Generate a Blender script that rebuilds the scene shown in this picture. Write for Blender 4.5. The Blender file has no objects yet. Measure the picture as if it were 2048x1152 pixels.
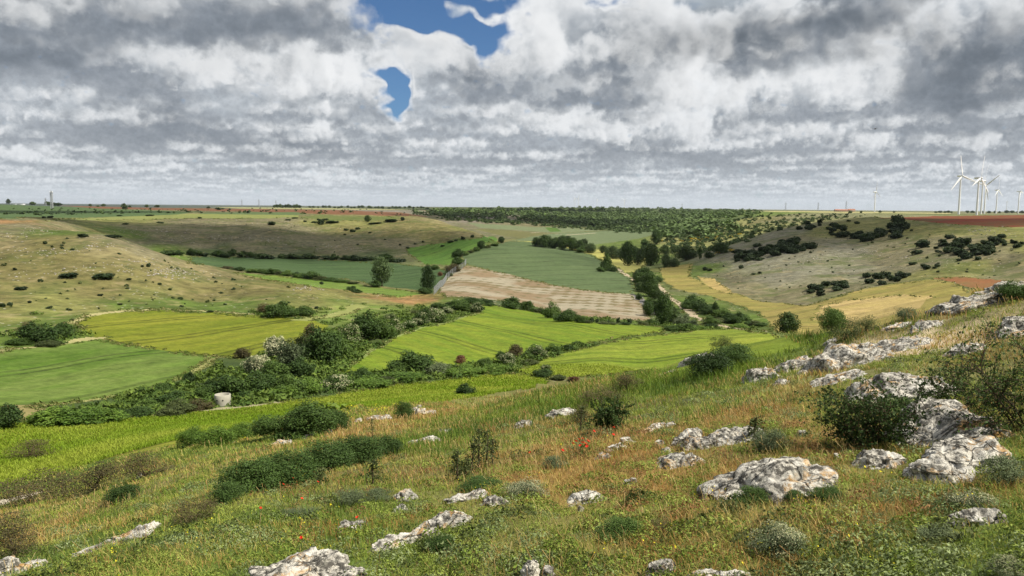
import bpy, bmesh, math, random
import numpy as np
from mathutils import Matrix, Vector
R = math.radians
scene = bpy.context.scene
COL = scene.collection
# ------------------------------------------------------------ camera
FPX = 1607.0                       # focal length in pixels of the 2048 px wide photograph
PITCH, ROLL = R(5.74), R(0.47)
cam_d = bpy.data.cameras.new("camera")
cam = bpy.data.objects.new("camera", cam_d); COL.objects.link(cam)
cam_d.sensor_width = 36.0
cam_d.lens = FPX / 2048.0 * 36.0
cam_d.clip_start = 0.05
cam_d.clip_end = 90000.0
CM = Matrix.Rotation(math.pi / 2 - PITCH, 3, 'X') @ Matrix.Rotation(ROLL, 3, 'Z')
cam.matrix_world = CM.to_4x4()
scene.camera = cam
CMN = np.array(CM)
# ------------------------------------------------------------ sun
SUN_EL, SUN_AZ = R(52), R(112)     # azimuth measured from the view axis (+Y) towards the right (+X)
sd = Vector((math.cos(SUN_EL) * math.sin(SUN_AZ), math.cos(SUN_EL) * math.cos(SUN_AZ), math.sin(SUN_EL)))
sun_l = bpy.data.lights.new("sun", 'SUN')
sun_l.energy = 5.0; sun_l.angle = R(0.6); sun_l.color = (1.0, 0.93, 0.79)
sun = bpy.data.objects.new("sun", sun_l); COL.objects.link(sun)
sun.rotation_euler = sd.to_track_quat('Z', 'Y').to_euler()
# ------------------------------------------------------------ view
scene.view_settings.view_transform = 'Standard'
scene.view_settings.look = 'None'
scene.view_settings.exposure = 0.48
scene.view_settings.gamma = 1.0
scene.cycles.max_bounces = 5
scene.cycles.diffuse_bounces = 2
scene.cycles.transmission_bounces = 2
scene.cycles.volume_bounces = 0
scene.cycles.use_adaptive_sampling = True
scene.cycles.adaptive_threshold = 0.02
# ------------------------------------------------------------ tiny node-expression helper
class E:
    """A socket wrapped so that shader maths can be written as an expression."""
    def __init__(s, nt, o): s.nt, s.o = nt, o
    def _m(s, op, *a, clamp=False):
        n = s.nt.nodes.new('ShaderNodeMath'); n.operation = op; n.use_clamp = clamp
        for i, x in enumerate((s,) + a):
            if isinstance(x, E): s.nt.links.new(x.o, n.inputs[i])
            else: n.inputs[i].default_value = x
        return E(s.nt, n.outputs[0])
    def __add__(s, b): return s._m('ADD', b)
    def __radd__(s, b): return s._m('ADD', b)
    def __sub__(s, b): return s._m('SUBTRACT', b)
    def __rsub__(s, b): return (s * -1.0) + b
    def __mul__(s, b): return s._m('MULTIPLY', b)
    def __rmul__(s, b): return s._m('MULTIPLY', b)
    def __truediv__(s, b): return s._m('DIVIDE', b)
    def __pow__(s, b): return s._m('POWER', b)
    def exp(s): return s._m('EXPONENT')
    def clamp(s): return s._m('ADD', 0.0, clamp=True)
    def mx(s, b): return s._m('MAXIMUM', b)
    def mn(s, b): return s._m('MINIMUM', b)
    def ss(s, a, b, lo=0.0, hi=1.0):
        n = s.nt.nodes.new('ShaderNodeMapRange'); n.interpolation_type = 'SMOOTHSTEP'
        s.nt.links.new(s.o, n.inputs[0])
        for i, x in zip((1, 2, 3, 4), (a, b, lo, hi)): n.inputs[i].default_value = x
        return E(s.nt, n.outputs[0])
class NT:
    def __init__(s, nt): s.nt = nt; nt.nodes.clear()
    def new(s, t, **k):
        n = s.nt.nodes.new(t)
        for a, b in k.items(): setattr(n, a, b)
        return n
    def put(s, sock, x):
        if isinstance(x, E): s.nt.links.new(x.o, sock)
        elif hasattr(x, 'is_output'): s.nt.links.new(x, sock)
        else: sock.default_value = x
    def vec(s, x, y, z):
        n = s.new('ShaderNodeCombineXYZ')
        for i, v in enumerate((x, y, z)): s.put(n.inputs[i], v)
        return n.outputs[0]
    def sep(s, v):
        n = s.new('ShaderNodeSeparateXYZ'); s.put(n.inputs[0], v)
        return [E(s.nt, n.outputs[i]) for i in range(3)]
    def vmul(s, v, k):
        n = s.new('ShaderNodeVectorMath', operation='MULTIPLY'); s.put(n.inputs[0], v)
        if isinstance(k, (tuple, list)): n.inputs[1].default_value = k
        else: n.inputs[1].default_value = (k, k, k)
        return n.outputs[0]
    def vadd(s, v, w):
        n = s.new('ShaderNodeVectorMath', operation='ADD'); s.put(n.inputs[0], v); s.put(n.inputs[1], w)
        return n.outputs[0]
    def noise(s, v, scale, detail=4.0, rough=0.55, dist=0.0, color=False, lac=2.0):
        n = s.new('ShaderNodeTexNoise'); s.put(n.inputs['Vector'], v)
        n.inputs['Scale'].default_value = scale; n.inputs['Detail'].default_value = detail
        n.inputs['Roughness'].default_value = rough; n.inputs['Distortion'].default_value = dist
        n.inputs['Lacunarity'].default_value = lac
        return n.outputs[1] if color else E(s.nt, n.outputs[0])
    def voro(s, v, scale, feature='F1', out='Distance', rand=1.0):
        n = s.new('ShaderNodeTexVoronoi', feature=feature); s.put(n.inputs['Vector'], v)
        n.inputs['Scale'].default_value = scale; n.inputs['Randomness'].default_value = rand
        o = n.outputs[out]
        return E(s.nt, o) if out == 'Distance' else o
    def mix(s, f, a, b, mode='MIX'):
        n = s.new('ShaderNodeMix', data_type='RGBA', blend_type=mode)
        s.put(n.inputs[0], f)
        for i, c in ((6, a), (7, b)):
            if isinstance(c, tuple): n.inputs[i].default_value = (c + (1,))[:4]
            else: s.put(n.inputs[i], c)
        return n.outputs[2]
    def scalec(s, c, f):
        """colour times a factor (socket or number)"""
        n = s.new('ShaderNodeVectorMath', operation='SCALE')
        if isinstance(c, tuple): n.inputs[0].default_value = c[:3]
        else: s.put(n.inputs[0], c)
        s.put(n.inputs['Scale'], f)
        return n.outputs[0]
    def attr(s, name):
        n = s.new('ShaderNodeAttribute', attribute_name=name)
        return n
SKY_RES=(1900,420,170)
SKY_SEED=34; SKY_COVER=.35; CLOUD_GAIN=.67
# ------------------------------------------------------------ world: a Nishita sky with a computed layer of cumulus in front of it
def az_el(u, v):
    d = CMN @ np.array([(u - 1024) / FPX, -(v - 576) / FPX, -1.0]); d /= np.linalg.norm(d)
    return float(math.atan2(d[0], d[1])), float(math.asin(d[2]))
# (u, v, half width, half height, amount) of clear gaps (+) or extra cloud (-) and of lighter / darker masses
SKY_GAPS = [(815, 8, 85, 55, 1.3), (900, 50, 95, 34, 1.1), (985, 85, 34, 38, 1.1), (783, 168, 26, 26, 1.0), (802, 200, 18, 26, .95), (758, 148, 26, 13, .75), (812, 158, 14, 12, .5), (1010, 8, 50, 16, .5),
            (955, 38, 52, 15, -.95), (905, 22, 30, 8, -.5), (870, 100, 60, 22, -.5), (860, 165, 40, 30, -.6),
            (1205, 12, 40, 12, .5), (1530, 95, 24, 8, .5), (1765, 98, 26, 10, .5), (1500, 80, 330, 60, -.6), (1950, 165, 150, 75, -.35),
            (560, 60, 230, 60, -.2), (200, 60, 260, 60, -.2), (300, 265, 220, 45, -.15), (560, 300, 150, 28, -.15), (740, 350, 120, 14, .12), (1150, 372, 300, 10, .16), (1330, 285, 300, 30, -.1)]
SKY_TONES = [(1500, 75, 330, 50, -.42), (1960, 165, 160, 80, -.36), (60, 120, 60, 18, -.25), (500, 60, 260, 70, -.12), (290, 265, 220, 40, -.18), (560, 298, 150, 26, -.18),
             (1250, 200, 110, 50, -.10), (1300, 318, 300, 14, -.14), (955, 160, 60, 40, -.16), (100, 50, 160, 50, -.12),
             (70, 215, 60, 40, .22), (490, 235, 70, 45, .30), (840, 175, 34, 45, .30), (850, 80, 70, 30, .24), (680, 150, 30, 50, .18), (1110, 90, 80, 50, .24), (1620, 150, 60, 45, .20),
             (1410, 150, 25, 30, .2), (1740, 190, 90, 36, .2), (330, 110, 50, 25, .14), (1110, 285, 50, 30, .14), (900, 235, 120, 60, .10), (2000, 235, 80, 14, .2),
             (960, 38, 60, 12, .25), (160, 240, 80, 30, .10), (640, 230, 120, 40, .05)]
def make_clouds(NA, NE, az0, az1, el0, el1, steps):
    rg = np.random.RandomState(SKY_SEED); M = 96; f4 = np.float32
    def perlin_like(cells):
        L = rg.rand(cells, cells, cells).astype(f4)
        for ax in range(3):
            xs = np.arange(M) * cells / M; k = xs.astype(int); t = (xs - k).astype(f4); t = t * t * (3 - 2 * t)
            sh = [1, 1, 1]; sh[ax] = M; t = t.reshape(sh)
            L = np.take(L, k % cells, axis=ax) * (1 - t) + np.take(L, (k + 1) % cells, axis=ax) * t
        return L
    def worley(cells):
        P = rg.rand(cells, cells, cells, 3).astype(f4)
        g = (np.arange(M, dtype=f4) + .5) * cells / M; k = g.astype(int)
        best = np.full((M, M, M), 9, f4)
        for dx in (-1, 0, 1):
            for dy in (-1, 0, 1):
                for dz in (-1, 0, 1):
                    q = P[((k + dx) % cells)[:, None, None], ((k + dy) % cells)[None, :, None], ((k + dz) % cells)[None, None, :]]
                    d = (q[..., 0] + (k + dx)[:, None, None] - g[:, None, None]) ** 2 + (q[..., 1] + (k + dy)[None, :, None] - g[None, :, None]) ** 2 \
                        + (q[..., 2] + (k + dz)[None, None, :] - g[None, None, :]) ** 2
                    best = np.minimum(best, d)
        return 1 - np.sqrt(best)
    per = (perlin_like(4) + .5 * perlin_like(8) + .25 * perlin_like(16) + .12 * perlin_like(32)) / 1.87
    wor = .6 * worley(5) + .28 * worley(11) + .12 * worley(22)
    V1 = (per * .62 + wor * .38).astype(f4); V1 = (V1 - V1.mean()) / V1.std()
    V2 = (.5 * worley(7) + .3 * worley(15) + .2 * worley(30) + .35 * (perlin_like(24) + .6 * perlin_like(48))).astype(f4); V2 = (V2 - V2.mean()) / V2.std()
    def look(V, x, y, z):
        x = x * M; y = y * M; z = z * M
        xi = np.floor(x).astype(np.int32); yi = np.floor(y).astype(np.int32); zi = np.floor(z).astype(np.int32)
        fx = (x - xi).astype(f4); fy = (y - yi).astype(f4); fz = (z - zi).astype(f4)
        x0 = xi % M; x1 = (xi + 1) % M; y0 = yi % M; y1 = (yi + 1) % M; z0 = zi % M; z1 = (zi + 1) % M
        Fv = V.ravel(); a = x0 * M + y0; b = x0 * M + y1; c = x1 * M + y0; d = x1 * M + y1
        lo = (Fv[a * M + z0] * (1 - fy) + Fv[b * M + z0] * fy) * (1 - fx) + (Fv[c * M + z0] * (1 - fy) + Fv[d * M + z0] * fy) * fx
        hi = (Fv[a * M + z1] * (1 - fy) + Fv[b * M + z1] * fy) * (1 - fx) + (Fv[c * M + z1] * (1 - fy) + Fv[d * M + z1] * fy) * fx
        return lo * (1 - fz) + hi * fz
    ZB, ZT, COVER = .95, 3.0, SKY_COVER
    def density(x, y, z, bias, fine=True):
        x, y = x * .82 - y * .57 + 40, x * .57 + y * .82 + 7
        q = look(V1, x / 7.5, y / 7.5, z * 0 + .37) * .62 + look(V1, x / 3.1, y / 3.1, z * .05 + .11) * .42 + look(V1, (x * .6 + y * .8) / 23.0 + .3, (y * .6 - x * .8) / 23.0, z * 0 + .77) * .30
        Hc = np.sqrt(np.clip(q + COVER - bias, 0, 2.2)) * 1.25
        h = z - ZB
        d = np.minimum((Hc - h) / .34, h / .10) - .5
        d = d + look(V2, x / 2.1, y / 2.1, z / 2.0) * .50
        if fine: d = d + look(V2, x / .75, y / .75, z / .7) * .26 + look(V2, x / .27, y / .27, z / .27) * .13
        return np.clip(np.where(Hc > .05, d, 0), 0, 1.0)
    A, Ee = np.meshgrid(np.linspace(az0, az1, NA), np.linspace(el0, el1, NE)); A = A.ravel(); Ee = Ee.ravel()
    wn = look(V1, A * 1.9, Ee * 1.9, A * 0 + .2) ; wm = look(V1, A * 1.9 + .5, Ee * 1.9, A * 0 + .7)
    wn2 = look(V2, A * 2.3, Ee * 2.6, A * 0 + .2); wm2 = look(V2, A * 2.3 + .5, Ee * 2.6, A * 0 + .7)
    Aw = A + wn * .010 + wn2 * .006; Ew = Ee + wm * .006 + wm2 * .004
    def blobs(lst, cut=0):
        s = np.zeros_like(A)
        for (u, v, wu, wv, amp) in lst:
            a, e = az_el(u, v); q = ((Aw - a) * FPX / wu) ** 2 + ((Ew - e) * FPX / wv) ** 2
            s += amp * np.exp(-q * .75)
        return s
    gap = blobs(SKY_GAPS); tone = blobs(SKY_TONES)
    e = np.maximum(Ee, 0.004); se = np.sin(e); ce = np.cos(e); Rk = 6371.0
    def hit(zz): return Rk * (-se + np.sqrt(se * se + 2 * zz / Rk))
    t0 = hit(ZB); t1 = np.minimum(hit(ZT), t0 * 2.3 + 2)
    T = np.ones(len(A), f4); Cc = np.zeros((len(A), 3), f4); dt = (t1 - t0) / steps
    jit = rg.rand(len(A)); sx, sy, sz = sd.x, sd.y, sd.z
    depth = np.zeros(len(A), f4); live = np.arange(len(A))
    for k in range(steps):
        live = live[T[live] > 0.02]
        if len(live) == 0: break
        t = t0[live] + dt[live] * (k + jit[live])
        x = t * ce[live] * np.sin(A[live]); y = t * ce[live] * np.cos(A[live]); z = t * se[live] + t * t / (2 * Rk)
        d = density(x, y, z, gap[live] * 1.7)
        on = np.nonzero(d > 0.004)[0]
        if len(on) == 0: continue
        li = live[on]; x = x[on]; y = y[on]; z = z[on]; d = d[on]; bi = gap[li] * 1.7
        od = 0
        for s_, w_ in ((.07, .10), (.2, .18), (.5, .35)):
            od = od + density(x + sx * s_, y + sy * s_, z + sz * s_, bi, s_ < .3) * w_
        sunl = .65 * np.exp(-od * 5.0) + .35 * np.exp(-od * 1.3)
        h = np.clip((z - ZB) / (ZT - ZB), 0, 1)
        amb = .15 + .28 * h ** .8 + .15 * np.clip(1 - d * 1.3, 0, 1)
        a = 1 - np.exp(-d * dt[li] * 9.0 * (1 - .86 * np.clip(gap[li], 0, 1)))
        S = sunl[:, None] * np.array([.62, .605, .575]) + amb[:, None] * np.array([.86, .98, 1.14])
        Cc[li] += (T[li] * a)[:, None] * S; depth[li] += T[li] * a * t[on] if False else T[li] * a * (t0[li] + dt[li] * k)
        T[li] *= (1 - a)
    al = 1 - T; C = Cc / np.maximum(al, 1e-3)[:, None]; dep = depth / np.maximum(al, 1e-3)
    C = C * (1 + tone)[:, None]
    C = .45 * (np.maximum(C, 0) / .38) ** 1.3
    C = np.where(C > .45, .45 + .42 * (1 - np.exp(-(C - .45) / .42)), C)
    hz = 1 - np.exp(-dep / 46.0)
    C = C * (1 - hz)[:, None] + np.array([.70, .76, .82]) * hz[:, None]
    # a thin high veil behind the cumulus, open only where the sky is clear
    vl = np.clip(.86 + .25 * look(V1, A * 2.1, Ee * 7.0, A * 0 + .1) + .15 * look(V2, A * 3.1, Ee * 9.0, A * 0 + .4) * .6 - gap * 2.2, 0, 1)
    vn = look(V1, A * 1.3 + .2, Ee * 5.0, A * 0 + .6) * .05 + look(V2, A * 2.3 + .2, Ee * 7.0, A * 0 + .6) * .03
    VC = np.array([.50, .56, .62])[None, :] * (1 + vn + tone * .8)[:, None]
    va = vl * (1 - al); C = (C * al[:, None] + VC * va[:, None]) / np.maximum(al + va, 1e-3)[:, None]; al = al + va
    wis = np.clip(gap * 1.2 - .30 + .16 * look(V2, A * 5, Ee * 9, A * 0 + .3) + .10 * look(V2, A * 14, Ee * 22, A * 0 + .8), 0, 1); al = al * (1 - .8 * wis)
    # local contrast, as the eye (and a phone) sees clouds
    Lm = C.mean(1).reshape(NE, NA); B_ = Lm.copy(); rad = NA // 26
    for ax in (0, 1):
        for _ in range(2):
            Pd = np.pad(B_, [(rad, rad) if k == ax else (0, 0) for k in (0, 1)], mode='edge'); cs = np.cumsum(Pd, ax); m = B_.shape[ax]
            B_ = (np.take(cs, np.arange(2 * rad, 2 * rad + m), ax) - np.take(cs, np.arange(0, m), ax)) / (2 * rad)
    C = C * (np.clip(Lm / B_, .5, 1.3) ** .55 * np.clip(B_ / B_.mean(), .6, 1.5) ** .25).reshape(-1, 1)
    lum = C.mean(1, keepdims=True); cool = np.clip((.42 - lum) / .3, 0, 1); C = C * (1 + cool * np.array([-.10, -.01, .09]))
    I = np.concatenate([C, al[:, None]], 1).reshape(NE, NA, 4)
    J = I.copy(); J[1:] += I[:-1] * .5; J[:-1] += I[1:] * .5; J[1:-1] /= 2; J[0] /= 1.5; J[-1] /= 1.5
    I = J.copy(); I[:, 1:] += J[:, :-1] * .5; I[:, :-1] += J[:, 1:] * .5; I[:, 1:-1] /= 2; I[:, 0] /= 1.5; I[:, -1] /= 1.5
    return I.astype(f4)
# WORLD
world = bpy.data.worlds.new("World"); scene.world = world; world.use_nodes = True
AZ0, AZ1, EL0, EL1 = -.60, .60, 0.002, .262
def build_world():
    w = NT(world.node_tree); nt = w.nt
    NAx, NEx, ST = SKY_RES
    pix = make_clouds(NAx, NEx, AZ0, AZ1, EL0, EL1, ST)
    im = bpy.data.images.new("computed_cumulus", NAx, NEx, alpha=True, float_buffer=True)
    im.colorspace_settings.name = 'Non-Color'; im.alpha_mode = 'CHANNEL_PACKED'
    im.pixels.foreach_set(np.ascontiguousarray(pix).ravel()); im.update(); im.pack()
    tc = w.new('ShaderNodeTexCoord'); D = tc.outputs['Generated']
    x, y, z = w.sep(D)
    az = x._m('ARCTAN2', y); el = z._m('ARCSINE')
    U = (az - AZ0) * (1 / (AZ1 - AZ0)); V = (el - EL0) * (1 / (EL1 - EL0))
    it = w.new('ShaderNodeTexImage'); it.image = im; it.extension = 'EXTEND'; w.put(it.inputs[0], w.vec(U, V, 0.0))
    # the rest of the dome, never in the picture: broken cloud
    inv = (z.mx(0.0) + 0.08)._m('POWER', -1.0)
    cl = w.noise(w.vec(x * inv, y * inv, 0.0), 1.1, 3, 0.55)
    rest = w.mix(cl.ss(0.35, 0.62), (.22, .245, .28), (.62, .64, .66))
    win = az.ss(AZ0, AZ0 + .03) * az.ss(AZ1 - .03, AZ1, 1, 0) * el.ss(EL1 - .02, EL1, 1, 0)
    ccol = w.mix(win, rest, it.outputs[0])
    alpha = win * E(nt, it.outputs[1]) + (1.0 - win) * cl.ss(0.36, 0.44)
    sky = w.new('ShaderNodeTexSky', sky_type='NISHITA')
    sky.sun_disc = False; sky.sun_elevation = SUN_EL; sky.sun_rotation = SUN_AZ; sky.altitude = 900
    sky.air_density = 1.0; sky.dust_density = 0.3; sky.ozone_density = 3.0
    SK = 0.06
    skyc = w.mix(1.0, sky.outputs[0], (0.60, 0.80, 1.0), 'MULTIPLY')
    fin = w.mix(alpha.clamp(), skyc, w.scalec(ccol, CLOUD_GAIN / SK))
    fin = w.mix(z.ss(-0.03, -0.004, 1.0, 0.0), fin, (2.2, 2.3, 2.0))
    bg = w.new('ShaderNodeBackground'); nt.links.new(fin, bg.inputs[0]); bg.inputs[1].default_value = SK
    o = w.new('ShaderNodeOutputWorld'); nt.links.new(bg.outputs[0], o.inputs[0])
build_world()
world.cycles.sampling_method = 'MANUAL'; world.cycles.sample_map_resolution = 256
HAZE=2.2e-5
NCOL,NR1,NR2,NR3=1400,330,650,200
# ------------------------------------------------------------ numpy noise
_rng = np.random.RandomState(7)
_LAT = _rng.rand(256, 256)
def vnoise(x, y):
    xi = np.floor(x).astype(np.int64); yi = np.floor(y).astype(np.int64)
    fx = x - xi; fy = y - yi
    fx = fx * fx * fx * (fx * (fx * 6 - 15) + 10); fy = fy * fy * fy * (fy * (fy * 6 - 15) + 10)
    a = _LAT[xi & 255, yi & 255]; b = _LAT[(xi + 1) & 255, yi & 255]
    c = _LAT[xi & 255, (yi + 1) & 255]; d = _LAT[(xi + 1) & 255, (yi + 1) & 255]
    return (a * (1 - fx) + b * fx) * (1 - fy) + (c * (1 - fx) + d * fx) * fy
def fbm(x, y, wl, octv=4, gain=0.5, seed=0.0):
    s = 0; amp = 1.0; t = 0
    for o in range(octv):
        s = s + amp * (vnoise(x / wl + 17.3 * o + seed, y / wl - 9.1 * o + seed * 1.7) - 0.5); t += amp
        wl = wl / 2.03; amp *= gain
    return s / t * 2.0            # about -1 .. 1
# ------------------------------------------------------------ pixels and directions
def px_dir(u, v):
    u = np.asarray(u, float); v = np.asarray(v, float)
    l = np.stack([(u - 1024) / FPX, -(v - 576) / FPX, -np.ones_like(u)], -1)
    d = l @ CMN.T
    th = np.arctan2(d[..., 0], d[..., 1]); s = d[..., 2] / np.hypot(d[..., 0], d[..., 1])
    return th, s
def project(x, y, z):
    l = np.stack([x, y, z], -1) @ CMN
    w = np.where(-l[..., 2] > 1e-6, -l[..., 2], np.nan)
    return 1024 + FPX * l[..., 0] / w, 576 - FPX * l[..., 1] / w
# ------------------------------------------------------------ survey of the land: (u, v, distance in metres)
SURVEY = """
0 1152 6.2; 0 1080 12; 0 1010 29; 0 950 40; 0 900 50; 0 860 58; -300 1150 8; -300 900 48; -300 700 95;-300 1000 28
200 1152 5; 200 1060 9.5; 200 960 24; 200 900 41; 200 855 58
400 1152 4.4; 400 1000 8.6; 400 930 16; 400 885 29; 400 855 46; 440 802 69; 440 836 60
700 1152 4.0; 700 1000 6.4; 700 900 13; 700 852 24; 700 822 42; 700 790 72; 560 870 26
1024 1152 3.6; 1024 1000 5.2; 1024 900 9; 1024 850 14; 1024 798 27; 900 775 79; 900 830 25; 900 800 40; 1100 755 90; 1060 775 50
1300 1152 3.4; 1300 1000 4.8; 1300 900 7; 1300 800 13; 1300 748 24; 1180 765 29; 
1600 1152 3.2; 1600 950 5.0; 1600 800 9.2; 1600 720 16; 1600 668 24
1380 715 26; 1500 690 25; 1700 636 24; 1800 800 8.6; 1800 700 13.5; 1800 612 25; 1900 592 24
2048 1152 3.0; 2048 1000 4.3; 2048 800 7.6; 2048 650 14; 2048 572 24; 2300 1000 4; 2300 800 7; 2300 560 22; 2300 650 12
0 815 70; 0 760 85; 0 700 105; 250 740 88; 250 690 108; 440 720 96; 250 810 71; -300 760 80
180 650 128; 350 622 148; 600 640 135; 600 680 112; 600 730 88
640 735 88; 800 700 105; 960 612 185; 960 660 132; 1150 640 150; 1150 690 118; 1330 660 140; 1330 690 120; 1480 665 138; 1545 672 130; 1200 720 103; 820 745 88; 780 640 145; 860 610 185
1300 645 190; 1100 628 200; 930 598 208; 880 575 245; 930 530 330; 1265 587 272; 1100 560 300; 1000 550 310; 1200 610 230; 1500 655 190
940 512 385; 1000 487 470; 1110 497 460; 1200 522 430; 1240 548 345; 1060 520 375
1250 515 540; 1300 530 480; 1200 490 700; 1130 488 620; 1200 470 950; 1050 464 900; 1300 466 1000; 1000 450 1000; 1050 482 640
900 430 1300; 1100 441 1300; 1100 419 2500; 1300 442 1500; 1300 421 2600; 1450 424 2300; 880 440 1150; 1000 430 1500; 1200 430 1900
1400 455 900; 1400 482 700; 1350 512 520; 1500 438 950; 1330 540 380; 1480 425 1600; 1600 430 900
1385 540 380; 1450 500 440; 1550 465 480; 1650 445 500; 1800 452 450; 2000 460 390; 1900 500 340; 1700 500 390; 1600 550 310; 1800 560 285
1550 602 262; 1700 600 235; 1450 575 300; 1650 640 190; 1350 580 290; 1400 640 200; 2000 540 290; 1900 570 250; 2048 520 300; 2300 470 380; 2300 540 280; 1500 610 240; 1600 650 180
2000 434 900; 1900 441 650; 1750 433 800; 2048 427 3000; 1900 425.5 3000; 1650 424 2000; 1920 428.5 1700; 1720 437 560; 2300 440 800; 2300 430 3000; 1550 422 3000
0 640 140; 0 560 185; 0 500 225; 0 470 250; 0 455 300; 0 445 380; 0 435 550; -300 600 150; -300 460 260; -300 430 600
200 600 165; 200 520 205; 220 470 245; 300 500 235; 400 528 235; 500 547 235; 600 560 232; 700 583 215; 400 590 185; 500 612 163; 620 632 148; 100 460 270; 120 448 400
450 515 430; 600 520 420; 600 550 320; 760 572 285; 850 581 262; 830 530 370; 750 524 400; 480 537 340
350 502 420; 300 462 510; 300 441 600; 500 470 490; 500 439 590; 700 490 460; 700 438 600; 850 490 450; 900 448 560; 960 468 490; 850 436 620; 800 420 1800; 400 445 560; 600 437 600
870 510 420; 985 480 450; 200 426 900; 500 425 900; 700 425 1000; 0 419 1300; 0 409 3000; 400 413 3000; 120 430 750; 700 417 3000; 900 418 2600; 950 422 2200
"""
# (u, distance, z) for ground the photograph cannot see
HIDDEN = """
220 310 -15; 220 370 -21; 300 290 -20; 300 350 -25; 400 290 -25; 400 340 -27.5; 500 280 -26.5; 600 275 -27
960 620 -27; 900 720 -22; 1000 560 -29; 1110 560 -33; 1200 520 -32.5; 960 800 -26
1150 42 -9.5; 1150 62 -15; 1300 34 -7.5; 1300 50 -12.5; 1300 75 -18; 1300 105 -20.3; 1500 34 -7.5; 1500 55 -14; 1500 90 -19.5; 1700 36 -7; 1700 60 -15; 1700 110 -23; 1700 160 -26
1900 36 -5.5; 1900 60 -13; 1900 110 -21; 1900 180 -25; 2300 40 -5; 2300 90 -16; 2300 180 -22; 1400 165 -24; 1150 170 -23.3; 1060 38 -10.5
1550 560 -14; 1650 620 -9; 1480 540 -20; 1400 560 -28; 700 1500 -8; 300 1500 -8; 1800 1200 -6
"""
def _survey():
    T, Lr, Q = [], [], []
    for t in SURVEY.replace('\n', ';').split(';'):
        if t.strip():
            u, v, r = map(float, t.split()); th, s = px_dir(u, v)
            T.append(float(th)); Lr.append(math.log(r)); Q.append(float(s) * r / (r + 3))
    for t in HIDDEN.replace('\n', ';').split(';'):
        if t.strip():
            u, r, z = map(float, t.split()); th, s = px_dir(u, 500)
            T.append(float(th)); Lr.append(math.log(r)); Q.append(z / (r + 3))
    # far rim, ground underfoot and the land beside and behind the camera
    for a in np.radians(np.arange(-180, 180, 12)):
        for r in (8000, 30000):
            T.append(a); Lr.append(math.log(r)); Q.append(-5.5 / r)
        for r in (0.5, 1.2):
            T.append(a); Lr.append(math.log(r)); Q.append((-1.62 + 0.22 * r * math.sin(a)) / (r + 3))
        if abs(a) > R(48):
            side = math.sin(a)
            for r in (4, 12, 40, 120, 400, 1500):
                z = -1.6 + (0.05 * r * side if r < 20 else 0) + (-0.25 * r if side < -0.5 and r < 60 else 0)
                z = max(z, -14) if side < 0 else min(max(z - 0.02 * r, -8), 0)
                T.append(a); Lr.append(math.log(r)); Q.append(z / (r + 3))
    return np.array(T), np.array(Lr), np.array(Q)
TS = 3.2
def _tps(a, b):
    d2 = ((a[:, None, :] - b[None, :, :]) ** 2).sum(-1)
    return np.where(d2 > 1e-12, 0.5 * d2 * np.log(np.maximum(d2, 1e-12)), 0)
cT, cL, cQ = _survey()
cP = np.stack([cT * TS, cL], -1)
n = len(cP)
K = np.zeros((n + 3, n + 3)); K[:n, :n] = _tps(cP, cP) + np.eye(n) * 0.0008
K[:n, n] = 1; K[:n, n + 1:] = cP; K[n, :n] = 1; K[n + 1:, :n] = cP.T
W = np.linalg.solve(K, np.concatenate([cQ, [0, 0, 0]]))
# the grid of the ground: columns of equal azimuth, rings of growing distance
A_F = 0.64
th_f = np.linspace(-A_F, A_F, NCOL)
th_side = np.linspace(A_F, math.pi, 60)[1:]
TH = np.concatenate([-th_side[::-1], th_f, th_side])
LR = np.concatenate([np.linspace(math.log(0.25), math.log(2.2), 24)[:-1],
                     np.linspace(math.log(2.2), math.log(60), NR1)[:-1],
                     np.linspace(math.log(60), math.log(1600), NR2)[:-1],
                     np.linspace(math.log(1600), math.log(30000), NR3)])
RR = np.exp(LR)
# evaluate the spline on a coarse grid, then interpolate smoothly
thc = np.concatenate([np.linspace(-math.pi, -A_F, 30)[:-1], np.linspace(-A_F, A_F, 230), np.linspace(A_F, math.pi, 30)[1:]])
lrc = np.linspace(LR[0], LR[-1], 330)
gT, gL = np.meshgrid(thc, lrc, indexing='ij')
G = np.stack([gT.ravel() * TS, gL.ravel()], -1)
Q = np.concatenate([_tps(G[i:i + 8000], cP) @ W[:n] for i in range(0, len(G), 8000)]) + W[n] + G @ W[n + 1:]
Q = Q.reshape(gT.shape)
def _cubic_axis(A, xs, xn, axis):
    """Catmull-Rom resampling along an axis (piecewise uniform is enough)"""
    A = np.moveaxis(A, axis, 0)
    k = np.clip(np.searchsorted(xs, xn) - 1, 0, len(xs) - 2)
    h = xs[k + 1] - xs[k]; t = (xn - xs[k]) / h
    m = np.gradient(A, xs, axis=0)
    sh = (-1,) + (1,) * (A.ndim - 1)
    t = t.reshape(sh); h = h.reshape(sh)
    r = ((2 * t**3 - 3 * t**2 + 1) * A[k] + (t**3 - 2 * t**2 + t) * h * m[k] + (-2 * t**3 + 3 * t**2) * A[k + 1] + (t**3 - t**2) * h * m[k + 1])
    return np.moveaxis(r, 0, axis)
Qf = _cubic_axis(_cubic_axis(Q, thc, TH, 0), lrc, LR, 1)
gX = np.sin(TH)[:, None] * RR[None, :]; gY = np.cos(TH)[:, None] * RR[None, :]
rr = np.broadcast_to(RR[None, :], gX.shape)
Z0 = Qf * (rr + 3)
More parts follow.
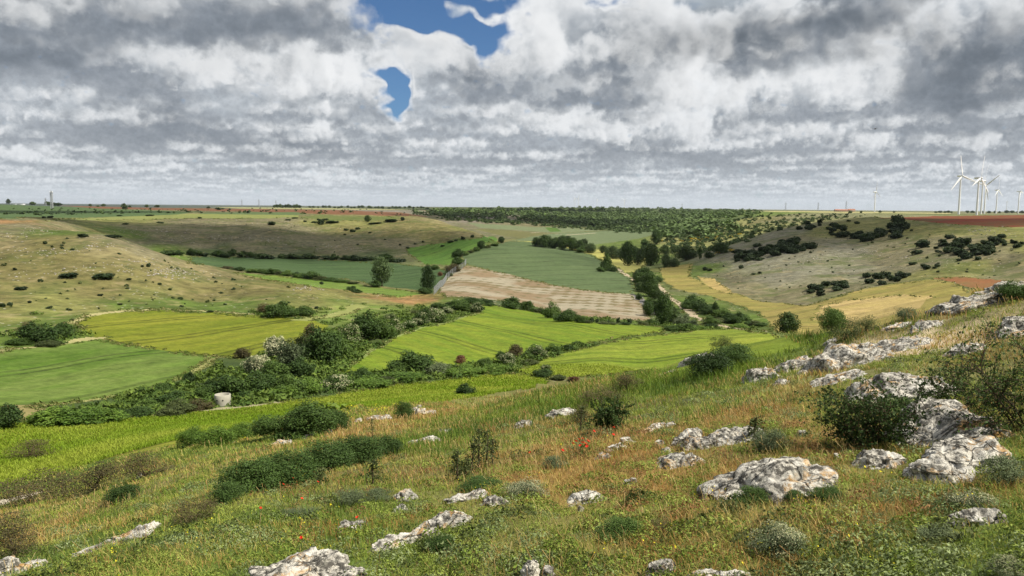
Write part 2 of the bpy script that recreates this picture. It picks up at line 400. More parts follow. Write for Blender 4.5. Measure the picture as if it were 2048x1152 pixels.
def _cast(Zg, u, v, rmin=1.0):
    """first ground point under pixels (u, v): returns x, y, z, r"""
    th, s = px_dir(np.atleast_1d(u), np.atleast_1d(v))
    out = []
    k0 = int(np.searchsorted(RR, rmin))
    for t, q in zip(th, s):
        j = int(np.clip(np.searchsorted(TH, t) - 1, 0, len(TH) - 2)); f = (t - TH[j]) / (TH[j + 1] - TH[j])
        zc = Zg[j] * (1 - f) + Zg[j + 1] * f
        e = zc / RR
        hit = np.nonzero(e[k0:] >= q)[0]
        if len(hit) == 0: k = len(RR) - 2; g = 1.0
        else:
            k = max(k0 + hit[0] - 1, 0)
            g = float(np.clip((q - e[k]) / max(e[k + 1] - e[k], 1e-12), 0, 1)) if e[k + 1] > e[k] else 1.0
        r = RR[k] * (1 - g) + RR[k + 1] * g; z = zc[k] * (1 - g) + zc[k + 1] * g
        out.append((math.sin(t) * r, math.cos(t) * r, z, r))
    return np.array(out)
def in_poly(x, y, poly):
    inside = np.zeros(x.shape, bool); px, py = poly[:, 0], poly[:, 1]; j = len(px) - 1
    for i in range(len(px)):
        c = ((py[i] > y) != (py[j] > y))
        with np.errstate(divide='ignore', invalid='ignore'):
            xi = (px[j] - px[i]) * (y - py[i]) / (py[j] - py[i] + 1e-30) + px[i]
        inside ^= c & (x < xi); j = i
    return inside
def densify(pts, step=12):
    o = []
    for i in range(len(pts)):
        a = pts[i]; b = pts[(i + 1) % len(pts)]
        m = max(1, int(math.hypot(b[0] - a[0], b[1] - a[1]) / step))
        for k in range(m): o.append((a[0] + (b[0] - a[0]) * k / m, a[1] + (b[1] - a[1]) * k / m))
    return o
# ------------------------------------------------------------ which ground is what
def S(t):  # "u,v u,v ..." -> list
    return [tuple(map(float, p.split(','))) for p in t.split()]
# name, colour 1, colour 2 (linear), pattern, outline in the survey's pixel frame
FIELDS = [
 ("barley_field", (.145,.175,.016), (.24,.235,.04), 'crop', 60, S("0,842 60,843 200,836 330,828 440,819 600,800 750,775 900,757 1020,747 1100,757 1090,772 1000,785 950,793 850,806 780,812 700,817 600,832 450,862 300,897 150,930 0,968 -400,1040 -400,850")),
 ("wheat_field", (.062,.120,.012), (.125,.170,.040), 'crop', 15, S("0,708 100,690 200,679 307,698 410,711 440,716 369,758 254,791 61,815 0,823 -400,850 -400,760")),
 ("rye_field", (.105,.135,.010), (.170,.180,.020), 'crop', 20, S("143,644 180,633 250,626 330,622 420,626 500,633 620,639 655,652 640,680 560,703 480,718 410,712 307,699 205,680 160,668")),
 ("green_field", (.078,.140,.010), (.160,.200,.020), 'crop', -35, S("700,735 745,700 785,675 830,657 900,641 955,624 970,610 1050,622 1200,645 1330,655 1330,664 1240,675 1150,692 1080,708 1000,722 850,746 700,752 640,756")),
 ("barley_field", (.100,.155,.012), (.195,.225,.030), 'crop', 70, S("1020,744 1080,722 1150,700 1240,680 1340,668 1400,660 1480,658 1550,672 1620,690 1500,720 1380,740 1250,748 1150,758 1060,752")),
 ("shaded_wheat_field", (.038,.072,.024), (.062,.10,.038), 'crop', 80, S("383,514 560,515 700,522 822,531 905,541 885,560 866,584 760,573 690,558 600,550 480,541 430,534 380,525")),  # cloud shade over this crop is put into its darker greens
 ("lime_strip", (.09,.15,.025), (.13,.18,.035), 'crop', 80, S("470,544 600,557 700,565 750,575 850,586 800,592 700,580 600,567 520,555")),
 ("clover_field", (.055,.125,.018), (.085,.15,.025), 'crop', 30, S("812,497 850,491 900,484 986,473 994,480 960,490 920,510 905,531 850,529 818,508")),
 ("wheat_slope", (.066,.100,.040), (.088,.122,.052), 'crop', 50, S("928,528 925,510 976,493 1017,482 1070,484 1113,491 1181,510 1232,537 1268,565 1267,587 1198,583 1113,571 1027,552 959,535")),
 ("yellow_field", (.33,.31,.09), (.26,.26,.08), 'crop', 50, S("1024,481 1113,485 1200,500 1292,512 1294,528 1278,546 1252,547 1236,536 1181,509 1113,490")),
 ("vineyard", (.27,.24,.175), (.055,.070,.026), 'vine', 0, S("930,533 959,536 1027,553 1113,572 1198,584 1267,588 1302,612 1300,641 1249,639 1147,634 1078,617 976,600 890,593 878,577 901,551")),
 ("stubble_field", (.25,.20,.065), (.165,.16,.04), 'crop', 70, S("1318,537 1386,528 1379,555 1425,567 1453,583 1523,602 1612,611 1698,587 1796,568 1873,561 1926,572 1960,605 1800,640 1700,660 1600,672 1556,667 1538,648 1515,622 1425,594 1350,577 1328,563")),
 ("poppy_field", (.18,.032,.018), (.070,.070,.024), 'poppy', 80, S("1745,436 1850,433 2048,430 2500,432 2500,465 2048,454 1990,455 1932,450 1827,441")),
 ("poppy_patch", (.22,.075,.035), (.14,.10,.04), 'poppy', 80, S("1870,558 1925,553 1990,560 2048,565 2048,580 1960,580")),
 ("plateau_field", (.060,.10,.035), (.075,.115,.045), 'crop', 80, S("-400,404 0,409 120,413 300,421 410,424 350,430 200,434 0,436 -400,432")),
 ("fallow_field", (.17,.07,.035), (.13,.075,.04), 'crop', 80, S("110,411 300,415.5 600,419 700,421 800,425 860,434 750,431 500,423.5 330,420.5 200,417")),
 ("pale_field", (.20,.21,.07), (.15,.18,.055), 'crop', 80, S("90,441 200,434.5 400,428 590,430 600,434 520,437 350,437 200,440")),
 ("wheat_plateau", (.075,.115,.045), (.09,.125,.05), 'crop', 80, S("412,425 590,424 620,429 590,430 400,428")),
 ("meadow", (.085,.12,.03), (.12,.13,.045), 'crop', 80, S("600,434 640,431 780,433 800,438 740,441 640,441")),
 ("far_field", (.33,.31,.16), (.22,.24,.10), 'crop', 80, S("420,414 600,415.5 760,417.5 840,419.5 760,420 600,418.2 480,417")),
 ("far_field", (.36,.32,.16), (.30,.29,.13), 'crop', 80, S("1450,421.3 1600,422 1750,424 1900,426 1900,427.5 1700,426 1560,424")),
 ("valley_field", (.12,.15,.075), (.14,.165,.085), 'crop', 60, S("935,446 1055,454 1140,455 1205,461 1120,466 1040,461 960,456")),
 ("valley_field", (.10,.135,.065), (.12,.15,.075), 'crop', 60, S("1020,481 1060,474 1110,467 1200,463 1300,459 1335,463 1275,478 1190,489 1120,486 1060,483")),
 ("olive_field", (.105,.11,.04), (.13,.125,.05), 'crop', 60, S("940,457 1050,463 1105,466 1040,476 1000,471")),
 ("clover_field", (.055,.11,.018), (.075,.13,.025), 'crop', 60, S("1089,455 1112,456 1122,463 1100,464")),
 ("golden_patch", (.34,.25,.10), (.27,.22,.075), 'crop', 60, S("1392,553 1425,557 1450,572 1470,590 1440,583 1415,572")),
 ("golden_patch", (.36,.27,.12), (.29,.235,.08), 'crop', 60, S("1640,612 1700,600 1800,590 1860,592 1840,615 1700,650 1630,640")),
]
# tracks and bare strips: name, colour, half width in metres, line
TRACKS = [
 ("dirt_track", (.36,.30,.21), 1.1, S("1312,566 1325,580 1340,598 1362,612 1382,625 1406,641 1440,650 1480,656 1520,662 1556,669")),
 ("dirt_track", (.36,.30,.21), 1.0, S("1232,538 1250,549 1262,556 1275,566")),
 ("paved_strip", (.16,.155,.15), 1.3, S("1268,590 1285,602 1298,614 1312,630")),
 ("grass_track", (.30,.28,.13), .6, S("-200,728 0,703 60,695 120,687 180,679 200,677")),
 ("grass_track", (.34,.31,.15), .6, S("150,660 141,648 160,638 200,630 260,623 330,620 420,623 500,630 620,637 660,630 700,619")),
 ("grass_track", (.22,.24,.08), 1.5, S("600,640 650,637 690,624 720,612")),
 ("grass_track", (.26,.26,.10), .45, S("440,716 410,733 369,757 310,777 254,790 150,806 60,815")),
 ("grass_track", (.33,.31,.18), .7, S("60,843 200,836 330,827 440,818 560,806")),
 ("grass_track", (.20,.25,.08), .4, S("700,733 745,701 785,676 830,658 900,642 955,625")),
 ("pale_track", (.52,.46,.36), .55, S("-120,1018 0,1001 50,990")),
 ("dirt_track", (.30,.20,.12), 1.0, S("840,419 860,428 835,432")),
 ("gravel_path", (.45,.38,.28), 1.2, S("1060,466 1078,465 1130,470 1190,466")),
 ("dirt_track", (.22,.19,.08), 1.2, S("45,838 60,826 52,815")),
 ("dirt_track", (.30,.23,.14), .8, S("1300,590 1318,612 1340,640")),
]
PAL = dict(t=(.130,.118,.046), T=(.168,.146,.072), g=(.075,.115,.022), G=(.10,.145,.03), k=(.140,.128,.074), K=(.115,.108,.066), L=(.155,.150,.108), E=(.46,.37,.25), o=(.15,.15,.05), r=(.23,.145,.05),
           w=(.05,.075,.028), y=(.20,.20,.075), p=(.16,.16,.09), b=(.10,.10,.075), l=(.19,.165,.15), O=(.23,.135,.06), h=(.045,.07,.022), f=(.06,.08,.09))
TINT = """
0,1140,g 200,1100,g 400,1080,G 600,1100,g 800,1100,G 1000,1100,o 1200,1100,o 1400,1100,o 1700,1100,g 1900,1100,G 2040,1100,g
100,1010,o 300,1000,t 500,1000,o 300,950,o 700,960,t 600,940,g 800,940,t 1000,900,t 900,1000,o 1100,960,r 1200,900,r 1350,960,r 1300,1030,o 1500,880,t 1650,900,r 1750,950,o 1900,1000,G 1700,1040,t
800,840,r 700,870,r 640,880,o 900,850,t 1000,830,o 1150,800,o 1250,770,t 1400,760,g 1300,830,t 1500,800,g 1600,780,o 1550,850,r 1700,830,G 1900,830,G 2020,900,G
1450,700,g 1600,690,G 1550,740,o 1700,660,t 1800,640,t 1900,610,t 2000,590,t 2000,700,t 1900,720,o 1850,664,E 1835,690,E 1870,690,E 1800,672,E 1900,650,t 1880,720,o 2040,800,g 1800,720,o 1000,790,o 1100,775,t
0,980,g 100,960,g 300,920,g 450,900,g 500,930,o 400,880,g 600,860,g
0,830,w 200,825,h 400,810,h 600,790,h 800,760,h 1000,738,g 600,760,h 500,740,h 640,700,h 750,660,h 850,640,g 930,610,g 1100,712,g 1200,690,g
0,672,g 60,660,g 120,650,g 180,620,o 0,640,o 250,612,g 350,610,g 450,618,g 0,600,t 0,560,t 0,520,t 0,490,T 100,600,o 100,560,t 100,520,t 100,480,t 200,580,t 200,540,t 200,500,T 300,590,o 300,550,t 300,520,T 350,600,g 400,580,t 400,545,T 480,600,g 500,570,t 560,590,o 600,600,o 650,590,o 600,575,t 680,600,g
100,466,g 200,466,o 0,462,k 50,452,k 150,452,k 230,462,g 0,445,O 60,441,O 0,438,k 100,445,k
240,480,k 280,500,k 350,500,g 450,508,w 600,512,w 750,518,w 300,460,k 300,480,K 400,460,k 400,490,k 500,450,k 500,480,K 500,500,k 600,450,k 600,480,k 600,500,K 700,460,t 700,480,k 700,500,k 780,450,t 800,470,t 800,495,k 850,450,t 880,470,t 920,465,T 880,445,T 950,468,T 640,445,o 740,445,o 250,446,o 400,441,k 560,440,k
700,600,o 760,605,o 700,640,G 800,600,O 860,598,O 760,620,G 860,610,G 900,600,g
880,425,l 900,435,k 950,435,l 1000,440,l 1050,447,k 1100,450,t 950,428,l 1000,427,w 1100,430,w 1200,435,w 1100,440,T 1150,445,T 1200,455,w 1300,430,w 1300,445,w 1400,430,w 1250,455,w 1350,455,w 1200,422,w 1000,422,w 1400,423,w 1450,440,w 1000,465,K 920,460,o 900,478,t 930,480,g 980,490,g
1230,480,g 1270,490,g 1330,485,y 1350,500,y 1300,500,g 1280,520,g 1310,550,g 1400,470,y 1450,455,y 1500,440,y 1430,485,y 1380,490,y 1550,436,T 1600,434,p 1500,428,G 1560,428,G 1620,428,p 1700,430,p 1800,430,p 1950,427,p 2040,427,p 2040,424,o
1330,545,o 1340,610,g 1310,620,w 1350,640,g 1450,640,g 1400,610,g 1500,640,g 1530,655,g 1420,650,o
1390,535,g 1400,550,g 1450,510,L 1500,490,L 1440,560,K 1500,580,k 1500,520,L 1550,560,L 1600,590,k 1550,500,L 1600,480,k 1600,540,L 1700,540,L 1700,500,L 1650,460,o 1700,450,o 1800,460,o 1800,500,k 1800,540,K 1900,460,o 1900,490,k 1900,520,K 2000,470,o 2000,510,k 2000,545,k 2040,490,o 1700,575,k 1600,605,k 1850,548,o 1750,470,k 1600,460,L 1550,475,L 1950,540,o
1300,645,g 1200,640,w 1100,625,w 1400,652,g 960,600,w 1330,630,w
0,405,f 100,409,f 200,412,f -300,420,g -300,560,t -300,700,g 2300,460,o 2300,520,k 2300,700,o
"""
fieldnoise = fbm(gX, gY, 3.0, 3)
wX = gX + fbm(gX, gY, 5.0, 3, seed=3) * np.clip(rr * .006, 0, 1.1); wY = gY + fbm(gX, gY, 5.0, 3, seed=8) * np.clip(rr * .006, 0, 1.1)
# relief too small for the survey, kept off the tilled fields
fid = np.zeros(gX.shape, np.int16)
names = ["ground"]; FCOL = [None]; FPAT = [('range', 0)]
def cast0(pts): return _cast(Z0, [p[0] for p in pts], [p[1] for p in pts])
FPOLY = {}
for nm, c1, c2, pat, ang, poly in FIELDS:
    w = cast0(densify(poly, 10))[:, :2]
    bb = (wX > w[:, 0].min()) & (wX < w[:, 0].max()) & (wY > w[:, 1].min()) & (wY < w[:, 1].max())
    ix = np.nonzero(bb)
    ins = in_poly(wX[ix], wY[ix], w)
    names.append(nm); FCOL.append((c1, c2)); FPAT.append((pat, ang)); FPOLY.setdefault(nm, w)
    fid[ix[0][ins], ix[1][ins]] = len(names) - 1
for nm, c, hw, line in TRACKS:
    w = cast0(line)[:, :2]
    d = np.full(gX.shape, 1e9)
    pad = hw * 1.5 + 3
    bb = (gX > w[:, 0].min() - pad) & (gX < w[:, 0].max() + pad) & (gY > w[:, 1].min() - pad) & (gY < w[:, 1].max() + pad)
    ix = np.nonzero(bb); x = wX[ix]; y = wY[ix]; dd = np.full(x.shape, 1e9)
    for a, b in zip(w[:-1], w[1:]):
        ab = b - a; t = np.clip(((x - a[0]) * ab[0] + (y - a[1]) * ab[1]) / (ab @ ab + 1e-9), 0, 1)
        dd = np.minimum(dd, np.hypot(x - a[0] - t * ab[0], y - a[1] - t * ab[1]))
    ins = dd < hw * (1 + .5 * fieldnoise[ix])
    names.append(nm); FCOL.append((c, tuple(q * .8 for q in c))); FPAT.append(('track', 0))
    fid[ix[0][ins], ix[1][ins]] = len(names) - 1
tilled = (fid > 0).astype(float)
def blur(A, k):
    for _ in range(k):
        B = A.copy(); B[1:-1] = (A[:-2] + A[2:] + 2 * A[1:-1]) / 4; A = B
        B = A.copy(); B[:, 1:-1] = (A[:, :-2] + A[:, 2:] + 2 * A[:, 1:-1]) / 4; A = B
    return A
rough = 1 - blur(tilled, 3) * .85
far = np.clip(1.6 - rr / 1500, .1, 1)
Z = Z0 + rough * far * (fbm(gX, gY, 38, 4, seed=1) * np.clip((rr - 60) / 160, 0, 1) * 1.1
                  + fbm(gX, gY, 7, 3, seed=2) * np.clip(rr / 90, 0.0, 1) * .45
                  + fbm(gX, gY, 1.6, 4, seed=4) * np.clip(rr / 10, 0.25, 1) * np.clip(2 - rr / 60, 0, 1) * .11
                  + fbm(gX, gY, .42, 3, seed=5) * np.clip(2 - rr / 14, 0, 1) * .035) \
       + (1 - rough) * fbm(gX, gY, 11, 2, seed=6) * .10 * np.clip(rr / 80, 0, 1)
# colour of the untilled ground: blended between the noted spots
tp = [p.split(',') for p in TINT.split()]
tw = cast0([(float(a), float(b)) for a, b, c in tp])
tq = np.stack([np.arctan2(tw[:, 0], tw[:, 1]) * 3.0, np.log(tw[:, 3]) * 1.6], -1); tcq = np.array([PAL[c] for _, _, c in tp])
ctq, clq = np.linspace(-math.pi, math.pi, 700), np.linspace(LR[0], LR[-1], 420)
ctq = np.concatenate([np.linspace(-math.pi, -.62, 20)[:-1], np.linspace(-.62, .62, 420), np.linspace(.62, math.pi, 20)[1:]])
a1, a2 = np.meshgrid(ctq, clq, indexing='ij')
num = np.zeros(a1.shape + (3,)); den = np.zeros(a1.shape)
for q, c in zip(tq, tcq):
    wgt = 1.0 / (((a1 * 3 - q[0]) ** 2 + (a2 * 1.6 - q[1]) ** 2) + 2e-4) ** 2.0
    num += wgt[..., None] * c; den += wgt
tint = num / den[..., None]
jit = np.stack([TH[:, None] * np.ones_like(rr) + fbm(gX, gY, 30, 3, seed=11) * .02 * np.clip(rr / 60, 0, 1), np.log(rr) + fbm(gX, gY, 30, 3, seed=12) * .05 * np.clip(rr / 60, 0, 1) + fbm(gX, gY, 1.5, 3, seed=12) * .12 * np.clip(1 - rr / 60, 0, 1)], -1)
def _bil(A, xs, ys, x, y):
    i = np.clip(np.searchsorted(xs, x) - 1, 0, len(xs) - 2); j = np.clip(((y - ys[0]) / (ys[1] - ys[0])).astype(int), 0, len(ys) - 2)
    fx = np.clip((x - xs[i]) / (xs[i + 1] - xs[i]), 0, 1)[..., None]; fy = np.clip((y - ys[j]) / (ys[1] - ys[0]), 0, 1)[..., None]
    return (A[i, j] * (1 - fx) + A[i + 1, j] * fx) * (1 - fy) + (A[i, j + 1] * (1 - fx) + A[i + 1, j + 1] * fx) * fy
colr = _bil(tint, ctq, clq, jit[..., 0], jit[..., 1])
# ------------------------------------------------------------ height lookups
def height(x, y):
    x = np.atleast_1d(np.asarray(x, float)); y = np.atleast_1d(np.asarray(y, float))
    t = np.arctan2(x, y); l = np.log(np.maximum(np.hypot(x, y), .26))
    i = np.clip(np.searchsorted(TH, t) - 1, 0, len(TH) - 2); j = np.clip(np.searchsorted(LR, l) - 1, 0, len(LR) - 2)
    fx = (t - TH[i]) / (TH[i + 1] - TH[i]); fy = (l - LR[j]) / (LR[j + 1] - LR[j])
    return (Z[i, j] * (1 - fx) + Z[i + 1, j] * fx) * (1 - fy) + (Z[i, j + 1] * (1 - fx) + Z[i + 1, j + 1] * fx) * fy
def gid(x, y):
    t = np.arctan2(x, y); l = np.log(np.maximum(np.hypot(x, y), .26))
    return fid[np.clip(np.searchsorted(TH, t), 0, len(TH) - 1), np.clip(np.searchsorted(LR, l), 0, len(LR) - 1)]
def gcol(x, y):
    t = np.arctan2(x, y); l = np.log(np.maximum(np.hypot(x, y), .26))
    return colr[np.clip(np.searchsorted(TH, t), 0, len(TH) - 1), np.clip(np.searchsorted(LR, l), 0, len(LR) - 1)]
def at(u, v, rmin=1.0):
    """ground point seen at pixel (u, v) of the photograph: x, y, z, distance"""
    return _cast(Z, [u], [v], rmin)[0]
# ------------------------------------------------------------ materials
def material(name):
    m = bpy.data.materials.new(name); m.use_nodes = True
    return m, NT(m.node_tree)
def finish(w, m, col, rough=0.9, bump=None, spec=0.15, disp=None, transl=None, strength=0.5, dist=0.05):
    b = w.new('ShaderNodeBsdfPrincipled'); w.put(b.inputs['Base Color'], col)
    w.put(b.inputs['Roughness'], rough); b.inputs['Specular IOR Level'].default_value = spec
    if bump is not None:
        bn = w.new('ShaderNodeBump'); w.put(bn.inputs['Height'], bump); bn.inputs['Strength'].default_value = strength; bn.inputs['Distance'].default_value = dist
        w.nt.links.new(bn.outputs[0], b.inputs['Normal'])
    out = b.outputs[0]
    if transl:
        t = w.new('ShaderNodeBsdfTranslucent'); w.put(t.inputs[0], col)
        mx = w.new('ShaderNodeMixShader'); mx.inputs[0].default_value = transl
        w.nt.links.new(out, mx.inputs[1]); w.nt.links.new(t.outputs[0], mx.inputs[2]); out = mx.outputs[0]
    o = w.new('ShaderNodeOutputMaterial'); w.nt.links.new(out, o.inputs[0])
    return m
def mat_range():
    m, w = material("rough_pasture")
    g = w.new('ShaderNodeNewGeometry'); P = g.outputs['Position']; x, y, z = w.sep(P)
    r = (x * x + y * y)._m('SQRT')
    base = w.attr('col').outputs['Color']
    n1 = w.noise(P, .045, 5, .6); n2 = w.noise(P, .35, 5, .65); n3 = w.noise(P, 2.2, 5, .7)
    farf = r.ss(30, 120)
    v = 1.0 + (n1 - .5) * 1.6 * farf + (n2 - .5) * 2.2 * farf + (n3 - .5) * .9
    c = w.scalec(base, v.mx(.25))
    # drier and greener drifts
    c = w.mix((w.noise(P, .07, 5, .65).ss(.48, .62) * farf * .62), c, (.070, .092, .024))
    c = w.mix((w.noise(w.vadd(P, (31, 5, 2)), .16, 5, .65).ss(.55, .68) * farf * .45), c, (.30, .24, .13))
    # pale stones and dark tussocks
    br = w.noise(P, .03, 3, .6).ss(.42, .62)
    st = w.voro(P, .75).ss(.10, .22, 1, 0) * w.noise(w.vadd(P, (9, 2, 4)), .12, 3, .6).ss(.50, .60) * r.ss(60, 130) * r.ss(1200, 700)
    c = w.mix(st * .75, c, (.50, .47, .42))
    tu = w.voro(w.vadd(P, (3.3, 7.1, 0)), .42).ss(.16, .34, 1, 0) * w.noise(w.vadd(P, (19, 2, 4)), .10, 3, .6).ss(.42, .58) * r.ss(60, 120)
    c = w.mix(tu * .62, c, (.035, .05, .018))
    h = n2 * 1.2 + n3 * .5 + w.noise(P, .9, 4, .7)
    return finish(w, m, c, .95, h, .1, strength=.55, dist=.35)
def mat_crop(nm, c1, c2, ang):
    m, w = material(nm)
    g = w.new('ShaderNodeNewGeometry'); P = g.outputs['Position']; x, y, z = w.sep(P)
    a = R(ang); al = x * math.sin(a) + y * math.cos(a); ac = x * math.cos(a) - y * math.sin(a)
    n1 = w.noise(w.vec(al * .022, ac * .09, 0.0), 1.0, 4, .6)
    n2 = w.noise(w.vec(al * .10, ac * .45, 0.0), 1.0, 5, .65)
    n3 = w.noise(P, 1.6, 5, .7)
    f = (n1 - .5) * 2.6 + (n2 - .5) * 1.9 + (n3 - .5) * .6 + .5
    c = w.mix(f.clamp(), c1, c2)
    tram = ((ac * (1 / 14.0) + w.noise(P, .03, 2) * .3)._m('FRACT') - .5)._m('ABSOLUTE')
    tl = ((tram * 14.0 - .9)._m('ABSOLUTE')).ss(.18, .55, 1, 0) * .38
    rows = (ac * 1.3)._m('SINE') * .05
    pt = w.noise(w.vec(al * .05, ac * .11, 3.0), 1.0, 3, .6).ss(.56, .70) * .28
    vv = (1.0 + (n3 - .5) * 1.0 + (w.noise(P, .5, 4, .65) - .5) * .9 + rows - tl - pt).mx(.3)
    return finish(w, m, w.scalec(c, vv), .9, n3 + n2 * 2.0, .12, strength=.5, dist=.25)
def mat_poppy(nm, c1, c2):
    m, w = material(nm)
    g = w.new('ShaderNodeNewGeometry'); P = g.outputs['Position']; x, y, z = w.sep(P)
    q = w.vec(x * .012, y * .03, 0.0)
    f = (w.noise(q, 1.0, 5, .65) - .5) * 2.6 + .62 + (w.noise(P, .3, 4, .7) - .5) * 1.6
    c = w.mix(f.clamp(), c2, c1)
    return finish(w, m, w.scalec(c, 1.0 + (w.noise(P, 1.2, 3) - .5) * .8), .9, None, .1)
def mat_vine(nm, soil, green):
    m, w = material(nm)
    g = w.new('ShaderNodeNewGeometry'); P = g.outputs['Position']; x, y, z = w.sep(P)
    a = R(VINE_ANG); al = x * math.sin(a) + y * math.cos(a); ac = x * math.cos(a) - y * math.sin(a)
    nz = w.noise(P, .5, 4, .7); nb = w.noise(P, .05, 3, .6)
    band = ((ac * (6.283 / 3.9) + (nb - .5) * 1.2)._m('SINE') * .5 + .5)
    rows = ((al * (6.283 / 8.0) + (nz - .5) * 2.0 + (nb - .5) * 6.0)._m('SINE') * .5 + .5)
    f = (band * .42 - .24 + (rows - .5) * .75 + (nz - .5) * 2.2 + (nb - .5) * 3.4 - .02).ss(0.0, .55)
    s2 = w.mix(w.noise(w.vadd(P, (7, 3, 1)), .06, 3).ss(.4, .62), soil, tuple(q * s for q, s in zip(soil, (.72, .60, .50))))
    c = w.mix(f * .85, s2, w.mix(nb.ss(.4, .6), green, (.13, .105, .05)))
    return finish(w, m, w.scalec(c, 1.0 + (w.noise(P, 1.7, 4, .7) - .5) * .9), .95, nz, .1, strength=.6, dist=.3)
def mat_track(nm, c1, c2):
    m, w = material(nm)
    g = w.new('ShaderNodeNewGeometry'); P = g.outputs['Position']
    n = w.noise(P, .9, 5, .7); n2 = w.noise(P, .2, 3)
    c = w.mix(n.ss(.3, .7), c1, c2)
    return finish(w, m, w.scalec(c, 1.0 + (n2 - .5) * .7), .95, n, .1, strength=.4, dist=.1)
VINE_ANG = 8
mats = []
for i, nm in enumerate(names):
    pat, ang = FPAT[i]
    if pat == 'range': mats.append(mat_range())
    elif pat == 'crop': mats.append(mat_crop(nm, *FCOL[i], ang))
    elif pat == 'poppy': mats.append(mat_poppy(nm, *FCOL[i]))
    elif pat == 'vine': mats.append(mat_vine(nm, *FCOL[i]))
    else: mats.append(mat_track(nm, *FCOL[i]))
# ------------------------------------------------------------ the ground meshes
def mesh_from(name, V, F, mat=None, smooth=True, nv=4):
    me = bpy.data.meshes.new(name)
    V = np.ascontiguousarray(V, 'f'); F = np.ascontiguousarray(F, 'i')
    me.vertices.add(len(V)); me.vertices.foreach_set('co', V.ravel())
    me.loops.add(F.size); me.loops.foreach_set('vertex_index', F.ravel())
    me.polygons.add(len(F)); me.polygons.foreach_set('loop_start', np.arange(0, F.size, F.shape[1], dtype='i'))
    if smooth: me.polygons.foreach_set('use_smooth', np.ones(len(F), bool))
    me.update(calc_edges=False)
    if mat: me.materials.append(mat)
    return me
def link(name, me, parent=None, loc=None):
    o = bpy.data.objects.new(name, me); COL.objects.link(o)
    if parent: o.parent = parent
    if loc is not None: o.location = loc
    return o
nc, nr = gX.shape
VV = np.stack([gX, gY, Z], -1).reshape(-1, 3)
_i = np.arange(nc)[:, None] * nr + np.arange(nr - 1)[None, :]
_j = (np.arange(nc)[:, None] + 1) % nc * nr + np.arange(nr - 1)[None, :]
FF = np.stack([_i, _i + 1, _j + 1, _j], -1).reshape(-1, 4)
fq = fid.reshape(-1)[FF[:, 0]]
seen_names = {}
for k, nm in enumerate(names):
    sel = FF[fq == k]
    if len(sel) == 0: print('EMPTY', nm); continue
    used, invx = np.unique(sel, return_inverse=True)
    me = mesh_from(nm, VV[used], invx.reshape(-1, 4), mats[k])
    if k == 0:
        a = me.attributes.new('col', 'FLOAT_COLOR', 'POINT')
        a.data.foreach_set('color', np.concatenate([colr.reshape(-1, 3)[used], np.ones((len(used), 1))], 1).astype('f').ravel())
    o = link(nm, me); o['kind'] = 'structure'
# ------------------------------------------------------------ vegetation: shapes
def rot_basis(nrm, rg):
    """two unit vectors spanning the plane across each normal, turned at random"""
    a = rg.normal(size=nrm.shape); t = np.cross(nrm, a); t /= np.linalg.norm(t, axis=1, keepdims=True) + 1e-9
    return t, np.cross(nrm, t)
def leaves_at(P, N, size, rg, asp=.6, fold=.25):
    """kite shaped leaf at every point: four corners"""
    t, b = rot_basis(N, rg)
    s = (size * rg.uniform(.65, 1.35, len(P)))[:, None]
    V = np.stack([P - t * s, P + b * s * asp - N * s * fold, P + t * s, P - b * s * asp - N * s * fold], 1)
    return V.reshape(-1, 3)
def quads(nv): return np.arange(nv).reshape(-1, 4)
def crown(seed, blobs, n, leaf, ragged=.30, inner=.35, up=.15, asp=.6):
    """leaf clumps through the volume of a set of ellipsoids, with an uneven outline"""
    rg = np.random.RandomState(seed); B = np.array(blobs, float)
    ar = (B[:, 3] * B[:, 4] + B[:, 4] * B[:, 5] + B[:, 3] * B[:, 5]); k = rg.choice(len(B), n, p=ar / ar.sum())
    d = rg.normal(size=(n, 3)); d[:, 2] += up; d /= np.linalg.norm(d, axis=1, keepdims=True)
    q = rg.rand(len(B), 3) * 50
    lump = vnoise(d[:, 0] * 2.2 + q[k, 0] + d[:, 2] * 1.3, d[:, 1] * 2.2 + q[k, 1] - d[:, 2] * 1.7) + .5 * vnoise(d[:, 0] * 6 + q[k, 2], d[:, 1] * 6 + d[:, 2] * 5 + q[k, 1])
    rad = 1 + (lump - .75) * ragged * 1.6
    rad *= np.where(rg.rand(n) < inner, rg.uniform(.45, .95, n), 1 - np.abs(rg.normal(size=n)) * .07)
    P = B[k, :3] + d * rad[:, None] * B[k, 3:]
    N = d * .8 + rg.normal(size=(n, 3)) * .55; N[:, 2] += .2; N /= np.linalg.norm(N, axis=1, keepdims=True)
    ok = P[:, 2] > .0; P = P[ok]; N = N[ok]
    return leaves_at(P, N, leaf, rg, asp)
def blob_mound(seed, nb, hz=1.0, spread=.62, top=.5, rad=.42):
    """a heap of round masses about one wide and one high"""
    rg = np.random.RandomState(seed); o = []
    for i in range(nb):
        a = rg.uniform(0, 6.28); d = spread * .5 * math.sqrt(rg.rand()) * 1.15
        x, y = math.cos(a) * d, math.sin(a) * d; edge = d / (spread * .58)
        r = rad * .5 * rg.uniform(.7, 1.15)
        z = rg.uniform(.2, 1 - r * 1.0) * (1 - .45 * edge ** 2)
        o.append((x, y, z * hz, r, r, r * rg.uniform(.75, 1.0)))
    o.append((0, 0, .32, .36, .36, .32)); return o
